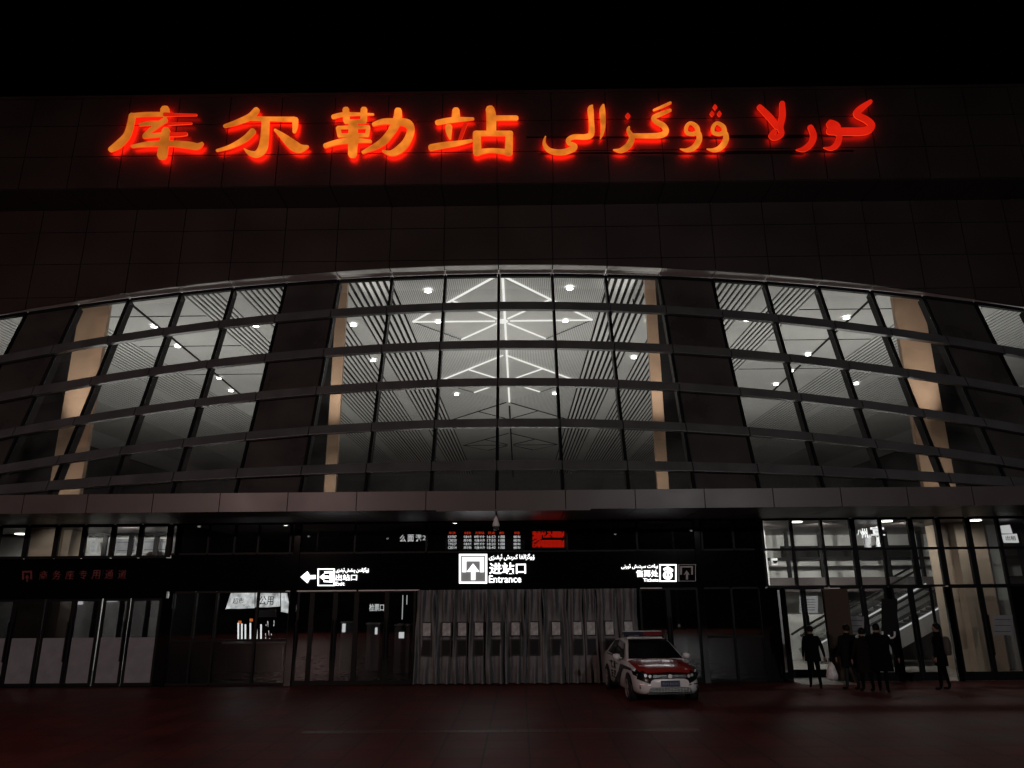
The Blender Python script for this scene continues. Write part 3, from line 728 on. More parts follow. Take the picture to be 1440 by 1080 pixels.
glyph('letter', [[(752,240,56),(782,268,80),(800,300,50)], [(815,318,34),(800,368,40),(760,398,28),(712,394,6)], [(745,290,44),(850,292,50),(975,288,50),(1016,254,46),(980,216,44),(920,184,40),(945,148,40),(1012,100,24)]], 1000, 120, UYG, MR)
b = MB()
for (ax, ay, bx, by) in ((740,193,1130,193),(1000,191,1200,190)):
    p, q = at(ax, ay, YLF+.13), at(bx, by, YLF+.13); b.bar(p, q, .03, .05)
    p, q = at(ax+20, ay+22, YLF+.13), at(bx, by+22, YLF+.13); b.bar(p, q, .03, .05)
b.build('mounting_rail', M['mullion'], UYG)

# ------------------------------------------------------------------ lit white signs on the header band
YSG = YG - .14
def px_poly(b, pts, Y, d=.04, mi=0): b.poly([at(x, y, Y) for x, y in pts], (0, d, 0), mi)
def px_frame(b, x0, y0, x1, y1, w, Y, d=.03):
    px_poly(b, [(x0,y0),(x1,y0),(x1,y0+w),(x0,y0+w)], Y, d); px_poly(b, [(x0,y1-w),(x1,y1-w),(x1,y1),(x0,y1)], Y, d)
    px_poly(b, [(x0,y0+w),(x0+w,y0+w),(x0+w,y1-w),(x0,y1-w)], Y-.001, d); px_poly(b, [(x1-w,y0+w),(x1,y0+w),(x1,y1-w),(x1-w,y1-w)], Y-.001, d)
M['signbox'] = mat('sign_box_face', (.12,.12,.12), .4, emit=(1,1,1), es=.10)
S1 = thing('entrance_sign', 'large lit white entrance sign with an up-arrow box over the curtained doors', 'sign', at(700, 800, YSG))
b = MB(); px_poly(b, [(647,780),(684,780),(684,819),(647,819)], YSG+.032, .03); b.build('icon_box', M['signbox'], S1)
b = MB(); px_frame(b, 645.5, 779, 685, 820.5, 2.4, YSG-.002)
px_poly(b, [(650,783.5),(680.5,783.5),(680.5,789),(650,789)], YSG); px_poly(b, [(650,789),(655.5,789),(655.5,804.5),(650,804.5)], YSG); px_poly(b, [(675,789),(680.5,789),(680.5,804.5),(675,804.5)], YSG)
px_poly(b, [(665.2,792.5),(674,804),(656.5,804)], YSG); px_poly(b, [(662.5,804),(668.3,804),(668.3,815.5),(662.5,815.5)], YSG)
b.build('icon', M['sign'], S1)
textpx('lettering', shape('ۋوگزالغا كىرىش ئېغىزى'), 687.5, 778.5, 751.5, 789, YSG, M['sign'], S1, depth=.03, bold=.012)
textpx('lettering', '进站口', 688, 791, 739.5, 807.5, YSG, M['sign'], S1, depth=.03, bold=.02)
textpx('lettering', 'Entrance', 687.5, 809, 733, 819.5, YSG, M['sign'], S1, depth=.03, bold=.012)
S2 = thing('exit_sign', 'small lit white exit sign with a left arrow, left on the black header', 'sign', at(470, 810, YSG))
b = MB(); px_poly(b, [(422.5,811.5),(432,803.5),(434.5,807.5),(434.5,815.5),(432,820)], YSG); px_poly(b, [(434.5,809),(443.5,808.6),(443.5,814),(434.5,814.4)], YSG)
px_frame(b, 446.5, 799.5, 470.5, 824, 1.5, YSG-.002)
px_poly(b, [(456,803.5),(467.5,803),(467.5,806),(456,806.3)], YSG); px_poly(b, [(463.5,806),(467.5,806),(467.5,819),(463.5,819)], YSG); px_poly(b, [(455,816.3),(467.5,817),(467.5,819),(455,818.6)], YSG-.002)
px_poly(b, [(449,811.5),(455.5,806.5),(455.5,816.5)], YSG); px_poly(b, [(455.5,809.5),(462,809.5),(462,813.5),(455.5,813.5)], YSG)
b.build('icon', M['sign'], S2)
textpx('lettering', shape('ۋوگزالدىن چىقىش ئېغىزى'), 472, 798, 518.5, 806.5, YSG, M['sign'], S2, depth=.03, bold=.008)
textpx('lettering', '出站口', 471.5, 807.5, 502, 816.5, YSG, M['sign'], S2, depth=.03, bold=.012)
textpx('lettering', 'Exit', 471.5, 818, 484.5, 823.5, YSG, M['sign'], S2, depth=.03, bold=.008)
S3 = thing('ticket_sign', 'lit white ticket office sign with a bright square icon on the right of the header', 'sign', at(915, 805, YSG))
textpx('lettering', shape('بېلەت سېتىش ئورنى'), 874, 793, 925, 801, YSG, M['sign'], S3, depth=.03, bold=.008)
textpx('lettering', '售票处', 895, 801.5, 925.5, 811.5, YSG, M['sign'], S3, depth=.03, bold=.015)
textpx('lettering', 'Tickets', 905, 813, 926, 818, YSG, M['sign'], S3, depth=.03, bold=.01)
b = MB(); px_frame(b, 927.5, 793.5, 951.5, 818, 1.6, YSG-.002)
cx, cy = 939.3, 808.8
ring = [(cx+6.6*math.cos(a), cy+6.6*math.sin(a)) for a in [k*math.pi/8 for k in range(16)]]; inn = [(cx+3.6*math.cos(a), cy+3.6*math.sin(a)) for a in [k*math.pi/8 for k in range(16)]]
for k in range(16):
    if k in (3, 4): continue
    px_poly(b, [ring[k], ring[(k+1) % 16], inn[(k+1) % 16], inn[k]], YSG)
px_poly(b, [(933,799.5),(939,796.2),(946.5,800.5),(946.5,804),(939.5,800.5),(934,802.5)], YSG)
px_poly(b, [(938.2,806.6),(940.6,806.6),(941.2,814.8),(937.6,814.8)], YSG-.003)
b.build('icon', M['sign'], S3)
S4 = thing('arrow_sign', 'unlit grey up-arrow box beside the lit ticket sign', 'sign', at(966, 805, YSG))
b = MB(); px_frame(b, 954.5, 793.5, 978.5, 817.5, .8, YSG-.002)
px_poly(b, [(956.5,796),(974.5,796),(974.5,798),(956.5,798)], YSG); px_poly(b, [(956.5,798),(959,798),(959,808),(956.5,808)], YSG); px_poly(b, [(972.2,798),(974.5,798),(974.5,808),(972.2,808)], YSG)
px_poly(b, [(965.7,802),(970,808.5),(965.7,806.5),(961.5,808.5)], YSG); px_poly(b, [(964.8,807),(967.4,807),(967.6,815),(964.8,815)], YSG-.003)
b.build('icon', M['signoff'], S4)
S5 = thing('lounge_sign', 'unlit dark red lettering on the black band above the left doors', 'sign', at(110, 810, YSG))
b = MB(); px_poly(b, [(31,803),(45,802.5),(45,805),(31,805.5)], YSG); px_poly(b, [(31,805.5),(33.5,805.5),(33.5,815),(31,815)], YSG); px_poly(b, [(42.5,805),(45,805),(45,815),(42.5,815)], YSG)
px_poly(b, [(38,808),(41,813),(39,812.5),(39,818),(37,818),(37,812.5),(35,813)], YSG-.002); b.build('icon', M['inkred'], S5)
for i, ch in enumerate('商务座专用通道'):
    x = 54 + i*18.5; textpx('lettering', ch, x, 802.5-i*.25, x+13.5, 815.5-i*.25, YSG, M['inkred'], S5, depth=.03, bold=.01)

# LED timetable board and red display in the dark upper windows
YLB = YG + .55
M['ledw'] = emis('led_white', (1,1,1), 1.3); M['ledr'] = emis('led_red', (1,.06,.02), 1.1); M['ledbg'] = mat('led_panel', (.01,.01,.01), .4)
BD = thing('timetable_board', 'black LED timetable with red headings and white train rows behind the window', 'display board', at(682, 760, YLB))
b = MB(); px_poly(b, [(626,742),(738,741),(738,773),(626,774)], YLB+.03, .08); b.build('panel', M['ledbg'], BD)
cols = [(630,642),(652,663),(667,682),(685,697),(701,710),(722,732)]
hd = ['车次','始发站','终到站','开点','候车','状态']
rowsT = [['K9787','乌鲁木齐','喀什','16:53','1层','候车'],['C8020','库尔勒','乌鲁木齐','17:50','1层','候车'],['T9527','乌鲁木齐','喀什','18:20','1层','候车'],['C8014','库尔勒','乌鲁木齐','18:40','1层','候车']]
def led(txt, c, y0, y1, m): textpx('lettering', txt, c[0], y0, c[1], y1, YLB, M[m], BD, depth=0, bold=.015)
for c, h in zip(cols, hd): led(h, (c[0]+1, c[1]-1), 747.5, 751.3, 'ledr')
for r, row in enumerate(rowsT):
    for c, s in zip(cols, row): led(s, c, 753 + r*5.05, 756.8 + r*5.05, 'ledw')
RD = thing('red_display', 'small red LED scrolling display right of the timetable board', 'display board', at(770, 758, YLB))
b = MB(); px_poly(b, [(746.5,745),(796,744.5),(796,771.5),(746.5,772)], YLB+.03, .06); b.build('panel', M['ledbg'], RD)
b = MB()
for j in range(13):
    for i in range(24):
        x, y = 749 + i*1.86, 747.4 + j*1.74
        if j in (5, 6) and i > 6 or (j in (3, 4) and 6 < i < 8) or (j < 2 and i in (14,)) or random.random() < .08: continue
        px_poly(b, [(x,y),(x+1.5,y),(x+1.5,y+1.4),(x,y+1.4)], YLB, .01)
b.build('led_dots', emis('led_red_dots', (1,.018,.006), 1.15), RD)
SL = thing('lit_characters', 'stand-in for a reflected sign of small slanted white characters left of the timetable', 'sign', at(580, 756, YLB))  # neon mirrored in the window, modelled as lettering behind the pane
for i, ch in enumerate('么面港'): textpx('lettering', ch, 562+i*11, 752-i*.3, 571+i*11, 762-i*.3, YLB, M['ledw'], SL, depth=.01, bold=.01)
textpx('lettering', '2', 594, 753, 599, 759.5, YLB, M['ledw'], SL, depth=.01)
# dome camera on the canopy edge
DC = thing('dome_camera', 'white dome security camera hanging under the canopy centre', 'camera', at(697.5, 724, YF+.6))
p = at(697.5, 727, YF+.6)
b = MB(); b.tube([(p.x, p.y, ZFB), (p.x, p.y, p.z-.02)], .022, 8); b.build('stem', M['white'], DC)
b = MB(); b.lathe([(.03, .0), (.06, -.04), (.075, -.13), (.10, -.20), (.10, -.27)], p, 18); b.build('housing', M['white'], DC, smooth=True)
b = MB(); b.lathe([(.092, -.272), (.088, -.33), (.06, -.375), (.001, -.39)], p, 18); b.build('dome', mat('dome_smoke', (.05,.05,.05), .08), DC, smooth=True)

# ------------------------------------------------------------------ door curtains
YCU = YG - .16
zc0, zc1 = .04, at(700, 829, YCU).z
edges = [584, 612, 638, 660, 684, 711, 738, 764, 798, 821, 841, 870, 899]
wins = [600, 628, 650, 673.5, 698, 725, 751, 782, 812, 831, 857, 884]
ordn = ['leftmost','second','third','fourth','fifth','sixth','seventh','eighth','ninth','tenth','eleventh','rightmost']
for i in range(12):
    x0, x1 = at(edges[i], 900, YCU).x, at(edges[i+1], 900, YCU).x; wx = at(wins[i], 885, YCU).x
    t = thing('door_curtain', f'{ordn[i]} of the twelve grey vinyl door curtain strips', 'curtain', ((x0+x1)/2, YCU, 0), 'grey curtain strips over the entrance')
    b = MB(); nx, nz = 22, 10; ph = random.uniform(0, 6); amp = random.uniform(.10, .17)
    vs_ = []
    for side_ in (0, 1):
        for k in range(nz+1):
            z = zc0 + (zc1-zc0)*k/nz; sq = 1 - .10*math.sin(math.pi*min(1, max(0, (k/nz-.55)/.45)))
            for j in range(nx+1):
                u = j/nx; x = (x0+x1)/2 + (x1-x0+.03)*(u-.5)*sq + .012*math.sin(k*.8+ph)
                flat = math.exp(-((x-wx)/.17)**2) * (1 if .15 < k/nz < .75 else .25)
                y = YCU + (amp*math.sin(u*11+ph+.25*k) + 0.05*math.sin(u*24+ph*2-.2*k))*(1-flat) + side_*.008 + .0015*i + (.02 if i % 2 else 0)
                vs_.append((x, y, z))
    W1 = nx+1; fs = []; H = (nz+1)*W1
    for k in range(nz):
        for j in range(nx):
            a = k*W1+j; fs.append((a, a+1, a+W1+1, a+W1)); fs.append((H+a, H+a+W1, H+a+W1+1, H+a+1))
    for k in range(nz):
        for j in (0, nx): a = k*W1+j; fs.append((a, a+W1, H+a+W1, H+a))
    b.add(vs_, fs); b.build('fabric', M['curtain'], t, smooth=True)
    yw = YCU + .0015*i + (.02 if i % 2 else 0) - .045
    for (ya, yb, mt) in ((875.5, 893.5, 'cwin'), (900.5, 920.5, 'cwin2')):
        za, zb = at(700, yb, YCU).z, at(700, ya, YCU).z
        b = MB(); w = .125
        b.box(wx-w, wx+w, yw, yw+.02, za, zb); o = b.build('curtain_window', M[mt], t)
        b = MB(); e = .035
        b.box(wx-w-e, wx+w+e, yw-.004, yw+.022, zb+.001, zb+e); b.box(wx-w-e, wx+w+e, yw-.004, yw+.022, za-e, za-.001)
        b.box(wx-w-e, wx-w-.001, yw-.003, yw+.021, za, zb); b.box(wx+w+.001, wx+w+e, yw-.003, yw+.021, za, zb); b.build('binding', M['binding'], o)

# ------------------------------------------------------------------ stand-in for a reflected kiosk, machines and signs inside the dark lobby
YK = 26.6
KI = thing('kiosk_reflection', 'stand-in for the reflection of a small kiosk with a glowing white canopy of lettering', 'kiosk', at(362, 935, YK))  # kiosk mirrored in the glass, modelled as a solid thing behind it
M['kglow'] = emis('kiosk_canopy_glow', (1,1,1), 1.2, var=.55, scale=4); M['kglow2'] = emis('kiosk_bright', (1,1,1), 2.2)
b = MB(); px_poly(b, [(317,857),(325,833),(358,833),(358,855)], YK, .5); px_poly(b, [(359,855),(359,834),(389,834),(389,853)], YK+.002, .5); px_poly(b, [(394,860),(395,834),(399,834),(404,862)], YK+.004, .4)
b.build('canopy', M['kglow'], KI)
b = MB(); px_poly(b, [(322,833),(324,826.5),(354,828),(358,833)], YK+.1, .3); px_poly(b, [(365,832),(367,824),(386,824),(388,832)], YK+.1, .3); b.build('roof_sign', M['kglow'], KI)
b = MB(); px_poly(b, [(359,868),(359,858),(388,856),(388,868)], YK+.006, .02); b.build('awning', M['poster'], KI)
textpx('lettering', '超市', 327, 841, 343, 849, YK-.02, M['ink'], KI, depth=.01); textpx('lettering', '公用', 364, 838, 385, 851, YK-.02, M['ink'], KI, depth=.01)
b = MB()
for k, x in enumerate((334, 339, 344, 351, 360, 366)): px_poly(b, [(x, 876+k % 3), (x+1.5, 876+k % 3), (x+1.3, 901), (x, 901)], YK+.03*k, .05)
b.build('bollard_rack', M['kglow2'], KI)
b = MB()
for x, y in ((335, 873), (351, 870)): px_poly(b, [(x,y),(x+4,y),(x+4,y+4),(x,y+4)], YK+.03, .04)
b.build('orange_lamp', emis('orange_glow', (1,.25,.05), 1.2), KI)
b = MB(); px_poly(b, [(312,902),(400,901),(400,904.5),(312,905.5)], YK+.1, .4); b.build('counter', M['poster'], KI)
b = MB(); px_poly(b, [(318,906),(398,905),(398,945),(318,945)], YK+.14, .35); b.build('counter_front', M['matte'], KI)
b = MB()
for x0, y0, x1, y1 in ((318,856,358,857),(359,854,389,855),(358,833,359,872),(325,832.5,388,833.5),(394,833,395,860)): px_poly(b, [(x0,y0),(x1,y0),(x1,y1),(x0,y1)], YK-.03, .02)
b.build('canopy_trim', M['mullion'], KI)
b = MB()
for k in range(16):
    x, y = 322+random.random()*34, 851+random.random()*3; px_poly(b, [(x,y),(x+1.6,y),(x+1.6,y+1),(x,y+1)], YK-.034, .003)
for k in range(12):
    x, y = 372+random.random()*16, 870+random.random()*30; px_poly(b, [(x,y),(x+.8,y),(x+.8,y+2+random.random()*6),(x,y+2)], YK+.2+.01*k, .01)
b.build('lit_bits', M['ledw'], KI)  # glowing bits imitate highlights and lettering within the reflection
for px0, px1, y0, y1 in ((30,54,846,852),(68,92,846,851.5),(104,116,845,851),(148,165,842,847)):
    b = MB(); px_poly(b, [(px0,y0),(px1,y0-1),(px1,y1-1),(px0,y1)], 27.0, .04); b.build('room_lamp', emis('room_lamp_glow', (1,1,1), 2.6), ST)
def machine(px, py0, py1, w, y, label, lit):
    p = at(px, py1, y); h = at(px, py0, y).z
    t = thing('ticket_gate', label, 'ticket machine', (p.x, y, .02), 'machines in the dark lobby')
    b = MB(); b.box(p.x-w/2, p.x+w/2, y, y+.6, .02, h); b.build('cabinet', mat('machine_grey', (.25,.25,.26), .4), t, bevel=.02)
    b = MB(); c = at(lit[0], lit[1], y-.012); d = at(lit[2], lit[3], y-.012); b.box(c.x, d.x, y-.012, y-.002, d.z, c.z); b.build('screen', M['ledw'], t)
    b = MB(); b.box(p.x-w/2-.02, p.x+w/2+.02, y-.06, y+.62, h+.002, h+.05); b.build('top', M['trim'], t)
machine(487, 876, 903, .45, 28.0, 'ticket machine with a bright upright white screen, left in the lobby', (481.5, 877, 485.5, 889))
machine(524, 878, 903, .5, 28.6, 'ticket machine with a narrow white screen, middle of the lobby doors', (527.5, 882.5, 530.5, 892))
machine(565, 880, 903, .55, 27.6, 'ticket machine with a pale front beside the curtains', (561, 889, 568, 897.5))
HS = thing('hanging_sign', 'small lit white three-character sign hanging in the dark lobby', 'sign', at(530, 853, 29))
textpx('lettering', '检票口', 519, 849, 540, 859.5, 29.0, M['ledw'], HS, depth=.01, bold=.01)
b = MB(); px_poly(b, [(517,847),(542,847),(542,861),(517,861)], 29.03, .06); b.build('panel', M['ledbg'], HS)
b = MB(); 
for x in (520, 539): q = at(x, 847, 29.06); b.tube([(q.x, 29.06, q.z), (q.x, 29.06, ZLC)], .012, 6)
b.build('hanger', M['mullion'], HS)
for px, y0, y1, lb in ((565.5, 837, 871, 'longer of two thin vertical tube lights near the curtains'), (572, 837, 850, 'shorter of two thin vertical tube lights near the curtains'), (470, 857, 882, 'dim vertical tube light by the left lobby door')):
    q0, q1 = at(px, y0, 28.8), at(px, y1, 28.8); t = thing('tube_light', lb, 'tube light', q1, 'tube lights in the dark lobby')
    b = MB(); b.tube([q1, (q1.x, q1.y, q0.z)], .016, 8); b.build('tube', emis('tube_glow', (1,1,1), .9 if px > 500 else .25), t)
    b = MB(); b.box(q1.x-.03, q1.x+.03, q1.y+.018, q1.y+.06, q1.z-.05, ZLC); b.build('batten', M['mullion'], t)

p = on_ceiling(890, 418)
FX = thing('hanging_fixture', 'small dark fixture hanging under the slats by the right middle column', 'fixture', p)
b = MB(); b.tube([p, p - Vector((0, 0, .35))], .025, 8); b.build('rod', M['mullion'], FX)
b = MB(); b.lathe([(.02, -.33), (.13, -.36), (.15, -.50), (.09, -.60), (.001, -.62)], p, 14); b.bar(p + Vector((-.25, 0, -.45)), p + Vector((.22, 0, -.40)), .08, .08); b.build('lamp_body', M['mullion'], FX)
# ------------------------------------------------------------------ things in the right lit room
def escalator(px0, py0, px1, py1, y, label):
    p, q = at(px0, py0, y), at(px1, py1, y)
    t = thing('escalator', label, 'escalator', (p.x, y, .02), 'escalators in the right room')
    d = (q-p).normalized(); up = Vector((0,0,1)); w = 1.0
    b = MB()
    for yy in (y, y+w):
        b.bar(Vector((p.x, yy, p.z-.5)), Vector((q.x, yy, q.z-.5)), .12, .55)
    b.build('truss', mat('escalator_cladding', (.3,.3,.3), .35, metal=.6), t)
    b = MB()
    for yy in (y, y+w):
        b.poly([Vector((p.x, yy, p.z-.2)), Vector((q.x, yy, q.z-.2)), Vector((q.x, yy, q.z+.45)), Vector((p.x, yy, p.z+.45))], (0, .015, 0))
    b.build('balustrade', M['glass'], t)
    b = MB()
    for yy in (y, y+w): b.tube([Vector((p.x-.35, yy, p.z+.28)), Vector((p.x, yy, p.z+.48)), Vector((q.x, yy, q.z+.48))], .045, 8)
    b.build('handrail', M['mullion'], t)
    b = MB(); b.bar(Vector((p.x, y-.07, p.z-.16)), Vector((q.x, y-.07, q.z-.16)), .03, .05); b.build('skirt_light', emis('skirt_light', (1,1,1), .5), t)
    b = MB(); n = 14
    for k in range(n):
        c = p.lerp(q, (k+.5)/n); b.box(c.x-.2, c.x+.2, y+.08, y+w-.08, c.z-.45, c.z-.25)
    b.build('steps', M['mullion'], t)
escalator(1215, 905, 1330, 842, 28.4, 'nearer escalator rising to the right behind the double doors')
escalator(1140, 905, 1300, 815, 30.0, 'farther escalator rising to the right, seen through the open entrance')
def notice(x0, y0, x1, y1, Y, label, lines=3, name='notice'):
    c = at((x0+x1)/2, y1, Y); t = thing(name, label, 'notice', c)
    b = MB(); px_poly(b, [(x0,y0),(x1,y0),(x1,y1),(x0,y1)], Y, .006); b.build('sheet', M['poster'], t)
    b = MB()
    for k in range(lines):
        yy = y0 + (y1-y0)*(.2+.6*k/max(1, lines-1)); px_poly(b, [(x0+2,yy),(x1-2-3*random.random(),yy),(x1-2-3*random.random(),yy+1),(x0+2,yy+1)], Y-.004, .003)
    b.build('print', M['ink'], t); return t
notice(1192, 867, 1215, 892, YG-.05, 'grey paper sheet taped to the narrow door pane left of the group')
notice(1397, 865, 1424, 893, YG-.05, 'large grey sheet taped across the rightmost door handles')
notice(1124, 838, 1150, 862, 30.2, 'grey wall notice seen through the open right entrance', 5)
notice(127, 758, 137, 777, 28.6, 'white poster in the left room, left of the mirrored lamps', 3)
notice(163, 758, 192, 778, 28.6, 'white poster with bold heading in the left upper windows', 2)
notice(201, 758, 235, 776, 28.6, 'white double poster at the right end of the left upper windows', 2)
WS = thing('lit_characters', 'slanted white lit characters high in the right room windows', 'sign', at(1222, 748, 27.2))
for (a, y0, c, y1, ch) in ((1196,748,1203,757,'么'),(1206,745,1212,753,'八'),(1212,743,1219,757,'州'),(1225,740,1243,753,'宣')): textpx('lettering', ch, a, y0, c, y1, 27.2, M['ledw'], WS, depth=.01, bold=.02)
b = MB(); px_poly(b, [(1216,752),(1225,752),(1225,770),(1216,770)], 27.24, .04); px_poly(b, [(1232,755),(1241,755),(1241,769),(1232,769)], 27.24, .04); b.build('panel', M['poster'], WS)
CB = thing('lit_box_sign', 'white lit sign box in the top right corner of the right room windows', 'sign', at(1418, 752, 26.4))
b = MB(); px_poly(b, [(1409,739),(1420,738),(1424,750),(1411,750)], 26.4, .1); px_poly(b, [(1411,751.5),(1430,750.5),(1433,763),(1414,763)], 26.4, .1); b.build('box', emis('box_glow', (1,1,1), .55), CB)
textpx('lettering', '出租', 1415, 753.5, 1428, 760, 26.38, M['ink'], CB, depth=.01)
b = MB(); px_poly(b, [(1240,842),(1262,842),(1262,893),(1240,893)], YG-.12, .03)
t = tag(b.build('queue_board', M['matte']), 'black board standing against the door between the two escalator views', 'board')
HB = thing('door_handle_bar', 'pale U-shaped bracket on the black board by the doors', 'bracket', at(1250, 897, YG-.16))
b = MB(); b.tube([at(1241, 888, YG-.16), at(1241, 895, YG-.16), at(1244, 897, YG-.16), at(1255, 897, YG-.16), at(1258, 895, YG-.16), at(1258, 888, YG-.16)], .03, 8); b.build('bar', M['white'], HB)
VC = thing('wall_camera', 'small round security camera on the pale wall of the right room', 'camera', at(1089, 790, 29))
b = MB(); q = at(1089, 790, 29); b.box(q.x-.12, q.x+.12, 28.98, 29.1, q.z-.13, q.z+.13); b.build('plate', M['white'], VC)
b = MB(); b.lathe([(.09, 0), (.085, -.05), (.05, -.09), (.001, -.1)], (q.x, 28.9, q.z+.04), 14); b.build('dome', M['mullion'], VC)
b = MB(); b.box(XR+.1, XR+1.7, 29.1, 29.15, 2.95, ZLC-.02); b.build('wall_panel', M['wall'], ST)

# ------------------------------------------------------------------ patrol car
def build_car():
    fw = atz(888, 985, 0.0)                       # near front wheel
    ang = R(5.0); f = Vector((math.sin(ang), -math.cos(ang), 0)); l = Vector((math.cos(ang), math.sin(ang), 0))  # f forward, l towards +X
    # local: x forward (0 at the rear bumper, 4.55 front), y towards +X; near side is y=-.87
    FA, RA, W = 3.68, 1.03, .87
    org = fw - f*FA + l*(W-.06)
    C = thing('patrol_car', 'white patrol sedan with red bonnet and roof light bar parked facing the plaza', 'car', org)
    def T(x, y, z): return org + f*x + l*y + Vector((0,0,z))
    paint = mat('car_white', (.84,.85,.86), .22, coat=.6); red = mat('car_red', (.40,.03,.022), .22, coat=.7)
    blk = mat('car_black', (.012,.012,.012), .25, coat=.4); gl = mat('car_glass', (.006,.006,.007), .06); chrome = mat('chrome', (.7,.7,.7), .12, metal=1)
    tyre = mat('tyre_rubber', (.015,.015,.015), .8); rim = mat('wheel_alloy', (.42,.42,.43), .3, metal=.3)
    # body shell: sections (x, half width, z bottom, z belt, z top)
    S = [(0.0,.60,.34,.80,.90),(.06,.76,.26,.86,1.0),(.25,.83,.22,.93,1.07),(.60,.86,.20,.95,1.08),(1.0,.87,.19,.95,1.06),(1.7,.87,.18,.93,1.0),(2.4,.87,.18,.91,.97),(2.95,.87,.18,.90,.99),
         (3.25,.865,.19,.885,.985),(3.55,.86,.20,.85,.945),(3.85,.85,.20,.80,.90),(4.1,.83,.21,.75,.85),(4.28,.79,.22,.70,.79),(4.40,.72,.24,.66,.735),(4.48,.62,.27,.60,.67),(4.53,.50,.30,.54,.60)]
    def ring(s):
        x, w, zb, zt, zc = s
        h = [(0,zb),(w*.86,zb),(w*.97,zb+.08),(w,zb+(zt-zb)*.42),(w*.995,zb+(zt-zb)*.75),(w*.965,zt),(w*.90,zt+(zc-zt)*.5),(w*.78,zt+(zc-zt)*.85),(w*.45,zc),(0,zc+.012)]
        return [(x, -y, z) for y, z in h] + [(x, y, z) for y, z in h[-2:0:-1]]
    b = MB(); rings = [ring(s) for s in S]; n = len(rings[0]); v = [T(*p) for r in rings for p in r]; fs = []; ms = []
    for i in range(len(rings)-1):
        for k in range(n):
            fs.append((i*n+k, i*n+(k+1) % n, (i+1)*n+(k+1) % n, (i+1)*n+k))
            top = 6 <= k <= 11; ms.append(2 if (i >= 12 and 4 <= k <= 13 and not (i == 12 and 7 <= k <= 10)) or (i == 11 and k in (5, 12)) else 1 if top and i >= 7 and i <= 12 else 0)
    base = len(b.v); b.v += [tuple(p) for p in v]
    for q, m_ in zip(fs, ms): b.f.append(q); b.m.append(m_)
    for rr, rev in ((0, True), (len(rings)-1, False)):
        q = tuple(rr*n+k for k in range(n)); b.f.append(q[::-1] if rev else q); b.m.append(0)
    body = b.build('body', [paint, red, blk], C, smooth=True)
    # cabin: pillars and roof in paint, glass areas proud of it
    Zs = [(.52,.72,1.05),(.95,.66,1.33),(1.45,.62,1.455),(2.0,.62,1.475),(2.45,.63,1.43),(3.22,.78,.975)]
    b = MB(); cs = []
    prof = [(.50,1.04),(.80,1.24),(1.15,1.38),(1.6,1.455),(2.05,1.47),(2.40,1.43),(2.62,1.34),(3.28,.97)]
    wb, wt = .80, .60
    def half(z): return wb + (wt-wb)*max(0, min(1, (z-.95)/.5))
    vs_ = []
    for x, z in prof:
        wz = half(z); vs_ += [T(x, -half(.93)*1.01, .93), T(x, -wz, z-.035), T(x, -wz*.86, z), T(x, 0, z+.015), T(x, wz*.86, z), T(x, wz, z-.035), T(x, half(.93)*1.01, .93)]
    fs = []
    for i in range(len(prof)-1):
        for k in range(6): fs.append((i*7+k, i*7+k+1, (i+1)*7+k+1, (i+1)*7+k))
    fs += [tuple(range(6, -1, -1)), tuple((len(prof)-1)*7+k for k in range(7))]
    b.add(vs_, fs); b.build('roof', paint, C, smooth=False)
    # windscreen
    def quad_panel(pts, m, name, d=(0,0,.004), parent=C): b = MB(); b.poly([T(*p) for p in pts], d); return b.build(name, m, parent)
    off = Vector((0,0,.006))
    quad_panel([(3.27,-.74,.985),(3.27,.74,.985),(2.63,.575,1.345),(2.42,.535,1.43),(2.42,-.535,1.43),(2.63,-.575,1.345)], gl, 'windscreen', f*.006+Vector((0,0,.008)))
    for s in (-1, 1):
        def sw(x, z): return (x, s*(half(z)+.016), z)
        b = MB(); b.poly([T(*sw(1.80,.985)), T(*sw(2.98,.985)), T(*sw(2.50,1.335)), T(*sw(1.86,1.40))], l*s*.006); b.build('front_window', gl, C)
        b = MB(); b.poly([T(*sw(.86,1.02)), T(*sw(1.72,.985)), T(*sw(1.78,1.40)), T(*sw(1.3,1.35))], l*s*.006); b.build('rear_window', gl, C)
        # mirror
        b = MB(); c = T(2.86, s*.98, 1.02); b.lathe([(.001,-.085),(.075,-.07),(.11,0),(.09,.06),(.001,.075)], c, 12); b.bar(T(2.86, s*.84, .97), c, .04, .04); b.build('mirror', paint, C, smooth=True)
        # wheels
        for xa in (FA, RA):
            yc = s*(W-.07); b = MB(); r0 = .315
            def disc(r, y, m_, nn=28): return [T(xa + r*math.cos(2*math.pi*k/nn), y, r0 + r*math.sin(2*math.pi*k/nn)) for k in range(nn)]
            A = MB(); A.poly(disc(.375, s*(W+.002), 0), l*s*.006); A.build('wheel_arch', blk, C)
            w_ = MB(); nn = 28; prof_ = [(.19, .012), (.24, .055), (.305, .05), (r0, .02), (r0, -.17), (.2, -.17)]
            vv = []
            for r, o_ in prof_: vv += disc(r, s*(W+.012-.03+o_), 0)
            ff = [(i*nn+k, i*nn+(k+1) % nn, (i+1)*nn+(k+1) % nn, (i+1)*nn+k) for i in range(len(prof_)-1) for k in range(nn)]
            w_.add(vv, ff); wh = w_.build('wheel', tyre, C, smooth=True)
            rm = MB(); rm.poly(disc(.06, s*(W+.028), 0, 12), l*s*.02)
            for k in range(5):
                a = 2*math.pi*k/5+.3; p0 = T(xa+.05*math.cos(a), s*(W+.03), r0+.05*math.sin(a)); p1 = T(xa+.20*math.cos(a), s*(W+.034), r0+.20*math.sin(a)); rm.bar(p0, p1, .06, .02, up=tuple(l))
